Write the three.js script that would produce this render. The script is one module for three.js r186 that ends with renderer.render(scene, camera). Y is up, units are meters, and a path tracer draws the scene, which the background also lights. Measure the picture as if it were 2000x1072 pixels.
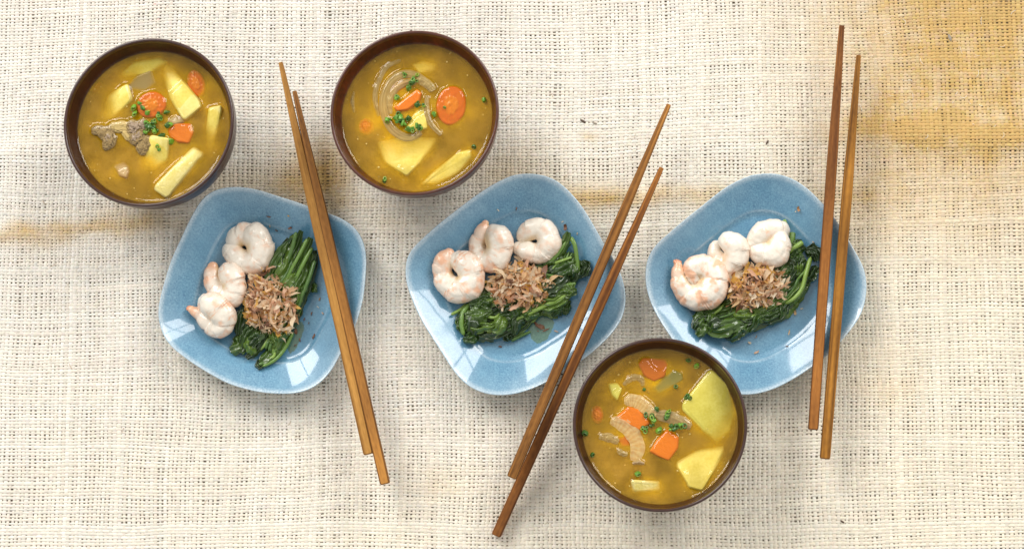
import * as THREE from 'three';
import { ImprovedNoise } from 'three/addons/math/ImprovedNoise.js';
import { MarchingCubes } from 'three/addons/objects/MarchingCubes.js';
import { mergeVertices, toCreasedNormals, mergeGeometries } from 'three/addons/utils/BufferGeometryUtils.js';

// ---------------------------------------------------------------- camera, light, exposure
const scene = new THREE.Scene();
const camera = new THREE.PerspectiveCamera(16.2, 2000 / 1072, 0.05, 20);
camera.position.set(0.10, 1.275, 0.215);
camera.up.set(0, 0, -1);
camera.lookAt(0, 0, 0);
camera.updateMatrixWorld(true);
camera.updateProjectionMatrix();

const renderer = new THREE.WebGLRenderer({ antialias: true });
renderer.setSize(1024, 548);
renderer.toneMapping = THREE.LinearToneMapping;
renderer.toneMappingExposure = 1.03;
renderer.shadowMap.enabled = true;

// soft light of the room around, and two windows north of the table, each of six panes
scene.background = new THREE.Color(0.635, 0.63, 0.615);
function windowLight(cx, cy, cz, w, h, level, cols, rows) {
  const aim = new THREE.Vector3(0, 0, 0), at = new THREE.Object3D();
  at.position.set(cx, cy, cz);
  const m = new THREE.Matrix4().lookAt(at.position, new THREE.Vector3(aim.x, cy, aim.z), new THREE.Vector3(0, 1, 0));
  const ex = new THREE.Vector3().setFromMatrixColumn(m, 0), bar = 0.08;
  for (let i = 0; i < cols; i++) for (let j = 0; j < rows; j++) {
    const l = new THREE.RectAreaLight(new THREE.Color(1, 0.985, 0.96), level, w / cols - bar, h / rows - bar);
    l.name = 'window_pane_light';
    l.position.copy(at.position).addScaledVector(ex, (i + 0.5) * w / cols - w / 2);
    l.position.y += (j + 0.5) * h / rows - h / 2;
    l.lookAt(l.position.x + (aim.x - cx), l.position.y, l.position.z + (aim.z - cz));
    scene.add(l);
  }
}
windowLight(-1.9, 2.75, -2.4, 2.05, 2.7, 10.5, 2, 3);
windowLight(2.3, 2.75, -2.35, 1.8, 2.7, 9, 2, 3);

// ---------------------------------------------------------------- helpers
const perlin = new ImprovedNoise();
const noise = (x, y = 0, z = 0) => perlin.noise(x + 37.3, y + 11.7, z + 5.1);
const fbm = (x, y, z = 0, n = 4) => { let s = 0, a = 0.5, f = 1; for (let i = 0; i < n; i++) { s += a * noise(x * f, y * f, z * f + i * 9.1); a *= 0.5; f *= 2.03; } return s; };
function rng(seed) { let s = seed >>> 0; return () => { s = (s + 0x6d2b79f5) | 0; let t = Math.imul(s ^ (s >>> 15), 1 | s); t = (t + Math.imul(t ^ (t >>> 7), 61 | t)) ^ t; return ((t ^ (t >>> 14)) >>> 0) / 4294967296; }; }
const clamp = (x, a = 0, b = 1) => Math.min(b, Math.max(a, x));
const smooth = (a, b, x) => { const t = clamp((x - a) / (b - a)); return t * t * (3 - 2 * t); };
const lerp = (a, b, t) => a + (b - a) * t;
const V = (x, y, z) => new THREE.Vector3(x, y, z);

// the point at height h seen at a pixel of the photograph
const ray = new THREE.Vector3();
function at(px, py, h = 0) {
  ray.set(px / 1000 - 1, 1 - py / 536, 0.5).unproject(camera).sub(camera.position);
  return camera.position.clone().addScaledVector(ray, (h - camera.position.y) / ray.y);
}
const pixelSize = (px, py, h) => at(px + 1, py, h).distanceTo(at(px - 1, py, h)) / 2;
const proj = new THREE.Vector3();
const toPixel = (x, y, z) => { proj.set(x, y, z).project(camera); return [(proj.x + 1) * 1000, (1 - proj.y) * 536]; };

const counts = {};
function numbered(name) { const n = counts[name] = (counts[name] ?? -1) + 1; return n ? `${name}_${String(n).padStart(3, '0')}` : name; }
function tag(o, label, category, group, kind) {
  o.name = numbered(o.name);
  if (label) o.userData.label = label;
  if (category) o.userData.category = category;
  if (group) o.userData.group = group;
  if (kind) o.userData.kind = kind;
  scene.add(o);
  return o;
}
function mesh(name, geometry, material, parent) {
  const m = new THREE.Mesh(geometry, material);
  m.name = name; m.castShadow = m.receiveShadow = true;
  if (parent) parent.add(m);
  return m;
}
function group(name, p) { const g = new THREE.Group(); g.name = name; if (p) g.position.copy(p); return g; }

function geometryOf(pos, index, extra = {}) {
  const g = new THREE.BufferGeometry();
  g.setAttribute('position', new THREE.BufferAttribute(pos instanceof Float32Array ? pos : new Float32Array(pos), 3));
  for (const [k, [a, n]] of Object.entries(extra)) g.setAttribute(k, new THREE.BufferAttribute(a instanceof Float32Array ? a : new Float32Array(a), n));
  g.setIndex(new THREE.BufferAttribute(index instanceof Uint32Array ? index : new Uint32Array(index), 1));
  g.computeVertexNormals();
  return g;
}
function texture(w, h, f, srgb) {
  const d = new Uint8Array(w * h * 4);
  for (let y = 0; y < h; y++) for (let x = 0; x < w; x++) {
    const c = f(x / w, y / h, x, y), i = (y * w + x) * 4;
    for (let k = 0; k < 3; k++) d[i + k] = clamp(Array.isArray(c) ? c[k] : c) * 255;
    d[i + 3] = 255;
  }
  const t = new THREE.DataTexture(d, w, h);
  t.wrapS = t.wrapT = THREE.RepeatWrapping;
  t.magFilter = t.minFilter = THREE.LinearFilter;
  if (srgb) t.colorSpace = THREE.SRGBColorSpace;
  t.needsUpdate = true;
  return t;
}
const rep = (t, x, y) => { const c = t.clone(); c.repeat.set(x, y); c.needsUpdate = true; return c; };
const lin = (r, g, b) => new THREE.Color().setRGB(r, g, b);
const phys = (o) => new THREE.MeshPhysicalMaterial(o);

// periodic noise for tiling maps
const tile = (u, v, f, s = 0) => { const a = noise(u * f, v * f, s), b = noise((u - 1) * f, v * f, s), c = noise(u * f, (v - 1) * f, s), d = noise((u - 1) * f, (v - 1) * f, s); return lerp(lerp(a, b, u), lerp(c, d, u), v) * 1.4; };

const grainMap = texture(256, 256, (u, v) => 0.5 + 0.3 * tile(u, v, 18, 1) + 0.25 * tile(u, v, 46, 2) + 0.2 * tile(u, v, 90, 3));
const wrinkleMap = texture(256, 256, (u, v) => 0.5 + 0.45 * tile(u, v, 7, 4) + 0.3 * tile(u, v, 17, 5) + 0.15 * tile(u, v, 60, 6));

// ---------------------------------------------------------------- the cloth and the table under it
const table = mesh('table_top', new THREE.BoxGeometry(1.6, 0.03, 1.1), phys({ color: lin(0.62, 0.49, 0.345), roughness: 0.8 }));
table.position.y = -0.0195;
tag(table, null, null, null, 'structure');

// folds of the cloth
function clothHeight(px, py) {
  let h = 0.0009 * fbm(px / 190, py / 170, 2, 3);
  const e = smooth(1380, 1850, px), y0 = 258 + 14 * noise(px / 260, 3.3) + 8 * (px - 1700) / 300;
  const d = py - y0;
  h += e * 0.0030 * (d < 0 ? Math.exp(-d * d / 3200) : Math.exp(-d * d / 800));
  const d2 = py - 296 - 5 * noise(px / 150, 8.1);
  h += smooth(330, 30, px) * 0.0016 * (d2 < 0 ? Math.exp(-d2 * d2 / 260) : Math.exp(-d2 * d2 / 900));
  const d3 = py - 452 - 10 * noise(px / 180, 1.2) + px * 0.05;
  h += smooth(330, 100, px) * 0.0011 * Math.exp(-d3 * d3 / 420);
  const d4 = py - 383 - 12 * noise(px / 200, 6.2);
  h += smooth(1000, 1150, px) * smooth(1420, 1280, px) * 0.0014 * Math.exp(-d4 * d4 / 300);
  const d5 = px - 1768 - 24 * noise(py / 160, 7.7);
  h += smooth(330, 140, py) * 0.0012 * Math.exp(-d5 * d5 / 900);
  return h;
}
// stains soaked into the cloth: [x, y, reach x, reach y, strength]
const STAINS = [
  [1960, -70, 330, 170, 0.85], [2030, 130, 340, 230, 0.5], [1790, 60, 220, 220, 0.28], [1760, 262, 140, 26, 0.36], [1930, 258, 190, 32, 0.34], [1715, 235, 60, 50, 0.3],
  [1850, 180, 220, 120, 0.26], [1970, 350, 340, 160, 0.44], [1700, 370, 160, 50, 0.24], [1700, 450, 60, 60, 0.14],
  [600, 345, 80, 50, 0.75], [655, 325, 40, 60, 0.65], [990, 350, 90, 50, 0.3], [440, 360, 60, 30, 0.3], [560, 372, 60, 26, 0.32], [640, 400, 60, 30, 0.3],
  [1150, 378, 100, 26, 0.55], [1270, 384, 130, 22, 0.55], [1390, 372, 60, 16, 0.35], [1130, 405, 60, 30, 0.3],
  [20, 458, 90, 20, 0.55], [120, 450, 95, 17, 0.45], [215, 440, 85, 19, 0.5], [300, 432, 60, 20, 0.3], [260, 420, 130, 45, 0.16],
  [1660, 385, 70, 20, 0.3], [870, 945, 50, 34, 0.2], [1740, 768, 60, 40, 0.22], [1700, 700, 90, 60, 0.12], [480, 470, 30, 20, 0.1],
  [1155, 265, 14, 8, 0.5], [760, 430, 60, 40, 0.22], [1000, 320, 60, 40, 0.16],
];
function stain(px, py) {
  const wx = px + 38 * fbm(px / 90, py / 90, 1.5, 3), wy = py + 30 * fbm(px / 90, py / 90, 8.5, 3);
  let s = 0;
  for (const [x, y, a, b, k] of STAINS) { const d = ((wx - x) / a) ** 2 + ((wy - y) / b) ** 2; if (d < 7) s += k * Math.exp(-d); }
  return clamp(s * (0.85 + 0.5 * fbm(px / 40, py / 40, 4, 3)), 0, 1.05);
}
{
  const R = rng(11), x0 = -0.405, x1 = 0.405, z0 = -0.245, z1 = 0.24;
  const warpX = [], weftZ = [];
  for (let x = x0; x < x1;) { warpX.push(x); x += 0.00292 * (0.86 + 0.28 * R()) * (R() < 0.1 ? 1.2 : 1); }
  for (let z = z0; z < z1;) { weftZ.push(z); z += 0.00236 * (0.88 + 0.24 * R()); }
  const bendX = (x, z) => 0.0034 * noise(x * 9, z * 7, 1) + 0.0011 * noise(x * 34, z * 22, 2);
  const bendZ = (x, z) => 0.0034 * noise(x * 8, z * 9, 4) + 0.0011 * noise(x * 24, z * 34, 5);
  const cloth = group('burlap_cloth', V(0, 0, 0));
  const white = [0.80, 0.75, 0.665], cream = [0.805, 0.735, 0.605], ochre = [0.66, 0.43, 0.15];
  function yarns(alongX, lines, crossings, halfWidth, tones) {
    const N = crossings.length * 2 - 1, n = lines.length, pos = new Float32Array(n * N * 12), col = new Float32Array(n * N * 12), idx = new Uint32Array(n * (N - 1) * 18);
    let p = 0, q = 0;
    for (let i = 0; i < n; i++) {
      const w0 = halfWidth * (0.8 + 0.4 * R() + (R() < 0.06 ? 0.25 : 0)), tone = 0.93 + 0.12 * R(), warm = (R() - 0.5) * 0.05, ph = R() * 100;
      for (let k = 0; k < N; k++) {
        const c = k >> 1, mid = k & 1, s = mid ? (crossings[c] + crossings[c + 1]) / 2 : crossings[c];
        const l = lines[i] + 0.00028 * noise(s * 130, ph);
        let x = alongX ? s : l, z = alongX ? l : s;
        const dx = bendX(x, z), dz = bendZ(x, z); x += dx; z += dz;
        const [px, py] = toPixel(x, 0, z), base = clothHeight(px, py);
        const up = mid ? 0 : ((i + c) & 1 ? 1 : -1) * (alongX ? 1 : -1);
        const w = w0 * (1 + 0.42 * noise(s * 260, ph, 3) + 0.5 * Math.max(0, noise(s * 30, ph, 9)) + 0.16 * (R() - 0.5)), y = base + up * 0.00034 + 0.0004;
        const st = stain(px, py), wm = clamp(0.25 + (px - 900) / 1500 + (py - 420) / 1300 + 0.9 * fbm(px / 420, py / 420, 13, 3)), g = tone * (1 + 0.12 * noise(s * 160, ph, 7) + 0.07 * (R() - 0.5)) * (1 - 0.1 * st) * (0.97 + 0.06 * fbm(px / 120, py / 120, 6, 3));
        let rgb = [0, 1, 2].map((a) => g * lerp(lerp(white[a], cream[a], wm), ochre[a], clamp(st * (0.9 + 0.2 * R())) * 0.95) * (a === 2 ? 1 - warm * 2 : a === 1 ? 1 - warm : 1));
        if (!alongX && Math.abs(px - 305) < 3.2 && py < 40 && noise(py / 6, 2) > 0) rgb = [0.72, 0.5, 0.43];
        for (let a = 0; a < 4; a++) {
          const t = [-1, -0.5, 0.5, 1][a] * w, v = (a === 0 || a === 3 ? -0.00016 : 0.00030) * (w / halfWidth);
          pos[p] = x + (alongX ? 0 : t); pos[p + 1] = y + v; pos[p + 2] = z + (alongX ? t : 0);
          for (let b = 0; b < 3; b++) col[p + b] = clamp(rgb[b] * (1 + 0.07 * (R() - 0.5)), 0, 0.9);
          p += 3;
        }
        if (k) for (let a = 0; a < 3; a++) {
          const e = (i * N + k) * 4 + a, f = e - 4, o = alongX ? [f, f + 1, e, f + 1, e + 1, e] : [f, e, f + 1, f + 1, e, e + 1];
          for (const v of o) idx[q++] = v;
        }
      }
    }
    return geometryOf(pos, idx, { color: [col, 3] });
  }
  const yarnMat = phys({ vertexColors: true, roughness: 0.95, specularIntensity: 0.2, side: THREE.DoubleSide });
  const warp = mesh('warp_yarn', yarns(false, warpX, weftZ, 0.00106), yarnMat, cloth);
  const weft = mesh('weft_yarn', yarns(true, weftZ, warpX, 0.00086), yarnMat, cloth);
  warp.userData.kind = weft.userData.kind = 'stuff';
  // fuzz: thin fibres that lie loose on the weave
  const fp = [], fi = [], fc = [];
  for (let i = 0; i < 1500; i++) {
    let x = lerp(x0, x1, R()), z = lerp(z0, z1, R()), a = R() * 6.28, w = 0.00008 + 0.00007 * R(), bend = (R() - 0.5) * 0.9;
    const n = 5, L = (0.0015 + 0.004 * R()) / n, c = R() < 0.12 ? [0.4, 0.27, 0.15] : [0.8, 0.75, 0.64];
    for (let k = 0; k <= n; k++) {
      const [px, py] = toPixel(x, 0, z), y = clothHeight(px, py) + 0.00105 + 0.0005 * Math.sin(k / n * 3.1) , s0 = fp.length / 3;
      fp.push(x - Math.sin(a) * w, y, z - Math.cos(a) * w, x + Math.sin(a) * w, y + 0.00005, z + Math.cos(a) * w);
      fc.push(...c, ...c);
      if (k) fi.push(s0 - 2, s0 - 1, s0, s0 - 1, s0 + 1, s0);
      a += bend; x += Math.cos(a) * L; z -= Math.sin(a) * L;
    }
  }
  mesh('loose_fibre', geometryOf(fp, fi, { color: [fc, 3] }), yarnMat, cloth).userData.kind = 'stuff';
  tag(cloth, 'cream woven burlap cloth with ochre stains, spread under all the bowls and plates', 'tablecloth');
  // husk flecks caught in the cloth
  const fleckMat = phys({ color: lin(0.09, 0.055, 0.035), roughness: 0.8 }), paleMat = phys({ color: lin(0.33, 0.28, 0.22), roughness: 0.8 });
  const fleck = (px, py, len, wid, turn, m, label) => {
    const g = new THREE.SphereGeometry(1, 10, 6); g.scale(len, 0.0005, wid);
    const p = g.attributes.position; for (let i = 0; i < p.count; i++) p.setY(i, p.getY(i) + 0.0004 * noise(p.getX(i) * 900, p.getZ(i) * 900, px));
    g.computeVertexNormals();
    const o = mesh('husk_fleck', g, m); const q = at(px, py, 0); o.position.set(q.x, clothHeight(px, py) + 0.0011, q.z); o.rotation.y = turn;
    tag(o, label, 'fleck');
  };
  fleck(1856, 74, 0.0026, 0.0011, -1.2, paleMat, 'grey husk fleck in the ochre stain right of the upright chopsticks');
  fleck(1139, 237, 0.0022, 0.0008, -0.5, fleckMat, 'dark husk fleck on cream cloth right of the top middle bowl');
  fleck(1162, 241, 0.0017, 0.0006, -0.4, paleMat, 'small grey husk fleck beside a dark fleck, cream cloth right of middle bowl');
  fleck(1499, 279, 0.0018, 0.0006, 1.1, fleckMat, 'tiny dark husk fleck on cloth above the rightmost plate');
  fleck(1646, 1019, 0.0016, 0.0006, -0.6, fleckMat, 'tiny dark husk fleck on cloth below the right chopsticks');
}

// ---------------------------------------------------------------- bowls
function woodMap(seed, dark, light, streak) {
  return texture(512, 256, (u, v) => {
    const a = 0.5 + 0.6 * tile(u, v * 0.12 + 0.3, 22, seed) + 0.35 * tile(u, v * 0.2, 70, seed + 1);
    const b = 0.5 + 0.5 * tile(u, v, 30, seed + 2), t = clamp(lerp(b, a, streak));
    return [0, 1, 2].map((k) => lerp(dark[k], light[k], t));
  }, true);
}
const BOWLS = [
  { c: [289, 238.5], r: 167, look: [[0.145, 0.045, 0.022], [0.275, 0.105, 0.052], 0.55], label: 'dark brown wooden bowl of soup with meat, upper left corner', edge: [0.155, 0.07, 0.045] },
  { c: [809, 220], r: 165.5, look: [[0.17, 0.05, 0.018], [0.42, 0.165, 0.06], 0.8], label: 'reddish brown wooden bowl with visible grain, holding onion ring soup, top middle', edge: [0.21, 0.09, 0.04] },
  { c: [1289, 829], r: 171.5, look: [[0.145, 0.05, 0.026], [0.265, 0.105, 0.052], 0.45], label: 'dark brown wooden soup bowl at the bottom, overlapping the rightmost plate', edge: [0.15, 0.07, 0.045] },
];
const RIM = 0.062, LEVEL = 0.0502;
BOWLS.forEach((b, n) => {
  b.at = at(b.c[0], b.c[1], RIM); b.at.y = 0;
  b.R = b.r * pixelSize(b.c[0], b.c[1], RIM);
  const k = b.R / 0.055, o = group('soup_bowl', V(b.at.x, 0.0012, b.at.z));
  const L = (list) => list.map(([x, y]) => new THREE.Vector2(x * k, y));
  // inside from the centre up to the rim, then down the outside
  const inner = [[0, 0.0125], [0.012, 0.0126], [0.024, 0.0145], [0.034, 0.02], [0.0415, 0.028], [0.0455, 0.037], [0.0482, 0.0445], [0.0502, 0.0515], [0.0522, 0.0592]];
  const outer = [[0.0548, 0.0592], [0.0541, 0.052], [0.0529, 0.044], [0.0505, 0.035], [0.046, 0.0255], [0.0395, 0.0175], [0.031, 0.0115], [0.0285, 0.0095]];
  const curve = (l, m) => new THREE.SplineCurve(L(l)).getPoints(m);
  const wood = phys({ map: rep(woodMap(20 + n * 5, ...b.look), 2, 1), roughness: 0.5, specularIntensity: 0.4, clearcoat: 0.4, clearcoatRoughness: 0.14, bumpMap: grainMap, bumpScale: 0.00008 });
  const wood2 = phys({ map: rep(woodMap(21 + n * 5, b.look[0], b.look[1], 0.3), 2, 1), roughness: 0.35, clearcoat: 0.4, clearcoatRoughness: 0.25 });
  mesh('inner_wall', new THREE.LatheGeometry(curve(inner, 40), 128), wood, o);
  mesh('outer_wall', new THREE.LatheGeometry([...curve(outer, 40), new THREE.Vector2(0, 0.0093)], 128), wood, o);
  const rim = [[0.0522, 0.0592], [0.0525, 0.0606], [0.0529, 0.0616], [0.0536, 0.062], [0.0544, 0.0617], [0.0548, 0.0608], [0.0548, 0.0592]];
  const rimG = new THREE.LatheGeometry(curve(rim, 14), 160), rp = rimG.attributes.position;
  for (let i = 0; i < rp.count; i++) rp.setY(i, rp.getY(i) + 0.00018 * noise(rp.getX(i) * 70, rp.getZ(i) * 70, n * 3));
  rimG.computeVertexNormals();
  mesh('rim', rimG, phys({ map: rep(woodMap(24 + n * 5, b.edge, b.edge.map((x) => x * 1.9), 0.6), 3, 1), roughness: 0.3, clearcoat: 0.5, clearcoatRoughness: 0.2 }), o);
  mesh('foot_ring', new THREE.LatheGeometry(L([[0.0245, 0.0098], [0.0252, 0.0004], [0.0265, 0], [0.0285, 0.0005], [0.029, 0.0098]]), 96), wood2, o);
  tag(o, b.label, 'bowl');
  b.items = [];      // what swims in it, for the depth of the broth above
});

// ---------------------------------------------------------------- what is in the soup
const potatoMat = phys({ color: lin(0.88, 0.745, 0.25), roughness: 0.5, clearcoat: 0.5, clearcoatRoughness: 0.18, bumpMap: rep(grainMap, 60, 60), bumpScale: 0.00012 });
const potatoPale = phys({ color: lin(0.90, 0.82, 0.52), roughness: 0.45, clearcoat: 0.6, clearcoatRoughness: 0.15, bumpMap: rep(wrinkleMap, 90, 90), bumpScale: 0.0003 });
const potatoGreen = phys({ color: lin(0.74, 0.69, 0.2), roughness: 0.5, clearcoat: 0.5, clearcoatRoughness: 0.18, bumpMap: rep(grainMap, 60, 60), bumpScale: 0.0001 });
const carrotMat = phys({ vertexColors: true, roughness: 0.5, specularIntensity: 0.4, clearcoat: 0.7, clearcoatRoughness: 0.1, bumpMap: rep(wrinkleMap, 60, 60), bumpScale: 0.0002 });
const onionMat = phys({ vertexColors: true, roughness: 0.5, transmission: 0.4, transparent: true, opacity: 0.8, side: THREE.DoubleSide, clearcoat: 0.8, clearcoatRoughness: 0.08, specularIntensity: 0.8 });
const onionPale = phys({ vertexColors: true, roughness: 0.4, transparent: true, opacity: 0.56, clearcoat: 0.8, clearcoatRoughness: 0.08, side: THREE.DoubleSide });
const leanMat = phys({ vertexColors: true, roughness: 0.55, clearcoat: 0.4, clearcoatRoughness: 0.25, bumpMap: rep(wrinkleMap, 3, 3), bumpScale: 0.0003 });
const chiveMat = phys({ vertexColors: true, roughness: 0.4, clearcoat: 0.5, clearcoatRoughness: 0.2 });

const mottle = texture(256, 256, (u, v) => { const f = 0.62 + 0.5 * tile(u, v, 6, 90) + 0.4 * tile(u, v, 22, 91) + 0.35 * tile(u, v, 70, 92); return [lerp(0.93, 1, f), lerp(0.91, 1, f), lerp(0.72, 1, f)]; }, true);
for (const m of [potatoMat, potatoPale, potatoGreen]) m.map = rep(mottle, 28, 28);
const zoomed = [(x, y) => [100 + x / 2.897, 50 + y / 2.897], (x, y) => [620 + x / 2.897, 40 + y / 2.897], (x, y) => [1090 + x / 2.821, 640 + y / 2.821]];
function roundedShape(pts, cut) {
  const s = new THREE.Shape(), n = pts.length;
  for (let i = 0; i < n; i++) {
    const a = pts[(i + n - 1) % n], b = pts[i], c = pts[(i + 1) % n];
    const p = a.clone().lerp(b, 1 - cut), q = b.clone().lerp(c, cut);
    i ? s.lineTo(p.x, p.y) : s.moveTo(p.x, p.y);
    s.quadraticCurveTo(b.x, b.y, q.x, q.y);
  }
  s.closePath();
  return s;
}
// a cut piece with flat faces; top: height of its upper face over the broth in mm at its middle; lean: [towards right, towards the viewer's side] slope of that face
function chunk(n, name, zpts, top, lean, material, label, category, o = {}) {
  if (name === 'potato_piece') { top -= 0.5; lean = [lean[0] * 1.6, lean[1] * 1.6]; o = { bevel: 0.0021, ...o }; }
  const b = BOWLS[n], pts = zpts.map(([x, y]) => at(...zoomed[n](x, y), LEVEL + top * 0.001));
  const c = pts.reduce((s, p) => s.add(p), V(0, 0, 0)).divideScalar(pts.length);
  const T = o.thick ?? 0.008, bev = o.bevel ?? 0.0016;
  const g0 = new THREE.ExtrudeGeometry(roundedShape(pts.map((p) => new THREE.Vector2(p.x - c.x, c.z - p.z).multiplyScalar(name === 'potato_piece' ? 1.08 : 1)), o.cut ?? 0.14), { depth: T - bev * 2, bevelThickness: bev, bevelSize: bev, bevelOffset: -bev * 0.6, bevelSegments: 3, curveSegments: 5, steps: 3 });
  g0.rotateX(-Math.PI / 2);
  const p = g0.attributes.position;
  for (let i = 0; i < p.count; i++) {
    const x = p.getX(i), y = p.getY(i), z = p.getZ(i), e = (y - T + bev) ;
    p.setXYZ(i, x + 0.0009 * noise(x * 130, y * 130, z * 130 + top), e + lean[0] * 1.5 * x + lean[1] * 1.5 * z + 0.0008 * noise(x * 110 + n * 7, z * 110, top), z + 0.0009 * noise(z * 130, x * 130, y * 130 + 4));
  }
  g0.deleteAttribute('normal');
  const g = toCreasedNormals(g0, 1.0);
  if (o.color) { const col = []; for (let i = 0; i < g.attributes.position.count; i++) { const q = o.color(g.attributes.position.getX(i), g.attributes.position.getZ(i)); col.push(...q); } g.setAttribute('color', new THREE.BufferAttribute(new Float32Array(col), 3)); }
  const m = mesh(name, g, material);
  m.position.set(c.x, LEVEL + top * 0.001, c.z);
  tag(m, label, category, o.group);
  b.items.push(m);
  return m;
}
const orange = (s = 1) => (x, z) => { const f = 0.5 + 0.6 * fbm(x * 260, z * 260, 3, 3); return [lerp(0.70, 0.82, f) * s, lerp(0.15, 0.24, f) * s, 0.007 * s]; };

// bowl 1, upper left
chunk(0, 'potato_piece', [[640, 222], [668, 230], [838, 440], [748, 522], [668, 400], [632, 290]], 0.5, [0.06, 0.05], potatoMat, 'large yellow potato wedge right of the carrot disc, upper left bowl', 'potato');
chunk(0, 'potato_piece', [[318, 385], [425, 345], [448, 420], [340, 515], [262, 525]], -0.3, [0.12, -0.02], potatoMat, 'yellow potato piece left of the carrot disc, upper left bowl', 'potato');
chunk(0, 'potato_piece', [[788, 695], [845, 735], [652, 965], [588, 912]], 1.2, [-0.02, 0.02], potatoPale, 'pale pitted potato stick at lower right of the upper left bowl', 'potato');
chunk(0, 'potato_piece', [[560, 632], [660, 655], [648, 755], [585, 800], [500, 822]], 0.3, [0.08, -0.13], potatoMat, 'yellow potato piece below the meat and herbs, upper left bowl', 'potato');
chunk(0, 'potato_piece', [[893, 478], [958, 470], [935, 590], [885, 712], [872, 600]], -0.3, [0.03, -0.1], potatoMat, 'slim potato piece near right wall of the upper left bowl', 'potato');
chunk(0, 'potato_piece', [[402, 268], [470, 208], [590, 185], [642, 205], [560, 262], [420, 288]], -1.0, [0.0, -0.03], potatoGreen, 'sunken greenish potato slice near top edge of the upper left bowl', 'potato');
chunk(0, 'onion_piece', [[470, 290], [555, 252], [588, 325], [530, 372], [420, 350]], -0.6, [0.02, 0.0], onionMat, 'translucent onion piece above the carrot disc, upper left bowl', 'onion', { thick: 0.004, color: (x, z) => { const f = 0.5 + fbm(x * 300, z * 90, 4, 3); return [lerp(0.42, 0.62, f), lerp(0.32, 0.46, f), lerp(0.16, 0.24, f)]; } });
chunk(0, 'onion_piece', [[345, 790], [400, 768], [435, 800], [425, 865], [385, 850]], -0.4, [0.05, 0.1], onionMat, 'small pinkish onion piece alone at lower left of the upper left bowl', 'onion', { thick: 0.005, color: () => [0.66, 0.44, 0.27] });
chunk(0, 'onion_piece', [[655, 535], [700, 508], [742, 515], [745, 545], [690, 555]], 0.3, [0, 0.1], onionMat, 'clear onion sliver between herbs and small carrot piece, upper left bowl', 'onion', { thick: 0.004, color: () => [0.66, 0.5, 0.33] });
chunk(0, 'carrot_piece', [[655, 590], [700, 555], [780, 552], [797, 600], [772, 660], [715, 655], [662, 622]], 0.7, [0.02, 0.02], carrotMat, 'chunky orange carrot piece right of the herbs, upper left bowl', 'carrot', { color: orange(0.9) });
function disc(n, zc, rx, ry, turn, top, tilt, label, o = {}) {
  const b = BOWLS[n], [px, py] = zoomed[n](...zc), c = at(px, py, LEVEL + top * 0.001), s = pixelSize(px, py, LEVEL) / (n === 2 ? 2.821 : 2.897);
  const t = o.thick ?? 0.006, prof = [];
  for (let i = 0; i <= 16; i++) prof.push([0.93 * i / 16, 0]);
  prof.push([0.965, -0.00025], [0.99, -0.0008], [1, -0.0016], [1, -t + 0.001], [0.95, -t], [0, -t]);
  const g = new THREE.LatheGeometry(prof.reverse().map(([x, y]) => new THREE.Vector2(x, y)), 56), p = g.attributes.position, col = [];
  for (let i = 0; i < p.count; i++) {
    const x = p.getX(i), z = p.getZ(i), r = Math.hypot(x, z), a = Math.atan2(z, x);
    const core = 1 - smooth(0.42, 0.5, r + 0.05 * noise(a * 3, n, 2)), rayed = 0.5 + 0.5 * noise(Math.cos(a) * 7, Math.sin(a) * 7, r * 2), w = 1 + 0.035 * noise(Math.cos(a) * 1.6, Math.sin(a) * 1.6, n + top);
    p.setXYZ(i, x * rx * s * w, p.getY(i) + 0.00045 * noise(x * 5, z * 5, top * 3) - 0.0006 * r * r + 0.0003 * core, z * ry * s * w);
    const d = 1 - 0.16 * smooth(0.86, 1, r);
    col.push(lerp(0.78, 0.85, core) * d, (lerp(0.175, 0.25, core) + 0.06 * (rayed - 0.5)) * d, lerp(0.008, 0.014, core));
  }
  g.setAttribute('color', new THREE.BufferAttribute(new Float32Array(col), 3));
  g.computeVertexNormals();
  const m = mesh('carrot_slice', g, carrotMat);
  m.position.copy(c); m.rotation.set(tilt[0], turn, tilt[1], 'YXZ');
  tag(m, label, 'carrot');
  b.items.push(m);
}
disc(0, [562, 446], 84, 76, 0.2, 1.1, [0.05, -0.02], 'round orange carrot slice at the middle of the upper left bowl');
disc(0, [815, 325], 50, 82, 0.35, -0.5, [0.02, 0.06], 'half sunken carrot slice at upper right of the upper left bowl');
disc(0, [240, 340], 40, 40, 0, -3.2, [0.05, 0.02], 'carrot slice deep in the broth at left of the upper left bowl');
// meat: knobbly lumps joined by fat
function lump(z, n, rx, ry, h, seed, color, name, parent, origin) {
  const [px, py] = zoomed[n](...z), c = at(px, py, LEVEL), s = pixelSize(px, py, LEVEL) / 2.897, g = mergeVertices(new THREE.IcosahedronGeometry(1, 14)), p = g.attributes.position, col = [];
  for (let i = 0; i < p.count; i++) {
    const x = p.getX(i), y = p.getY(i), w = p.getZ(i);
    const ridge = 1 - Math.abs(fbm(x * 2.6 + seed, y * 2.6, w * 2.6, 4)) * 2.8, k = 0.78 + 0.34 * ridge + 0.2 * noise(x * 1.3, w * 1.3, seed);
    p.setXYZ(i, x * k * rx * s, y * k * h, w * k * ry * s);
    const f = clamp(0.3 + 0.7 * ridge + 0.4 * noise(x * 4, w * 4, seed + 2));
    col.push(...color.map(([a, b]) => lerp(a, b, f)));
  }
  g.setAttribute('color', new THREE.BufferAttribute(new Float32Array(col), 3));
  g.computeVertexNormals();
  const m = mesh(name, g, leanMat, parent);
  m.position.set(c.x - origin.x, 0, c.z - origin.z);
  return m;
}
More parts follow.
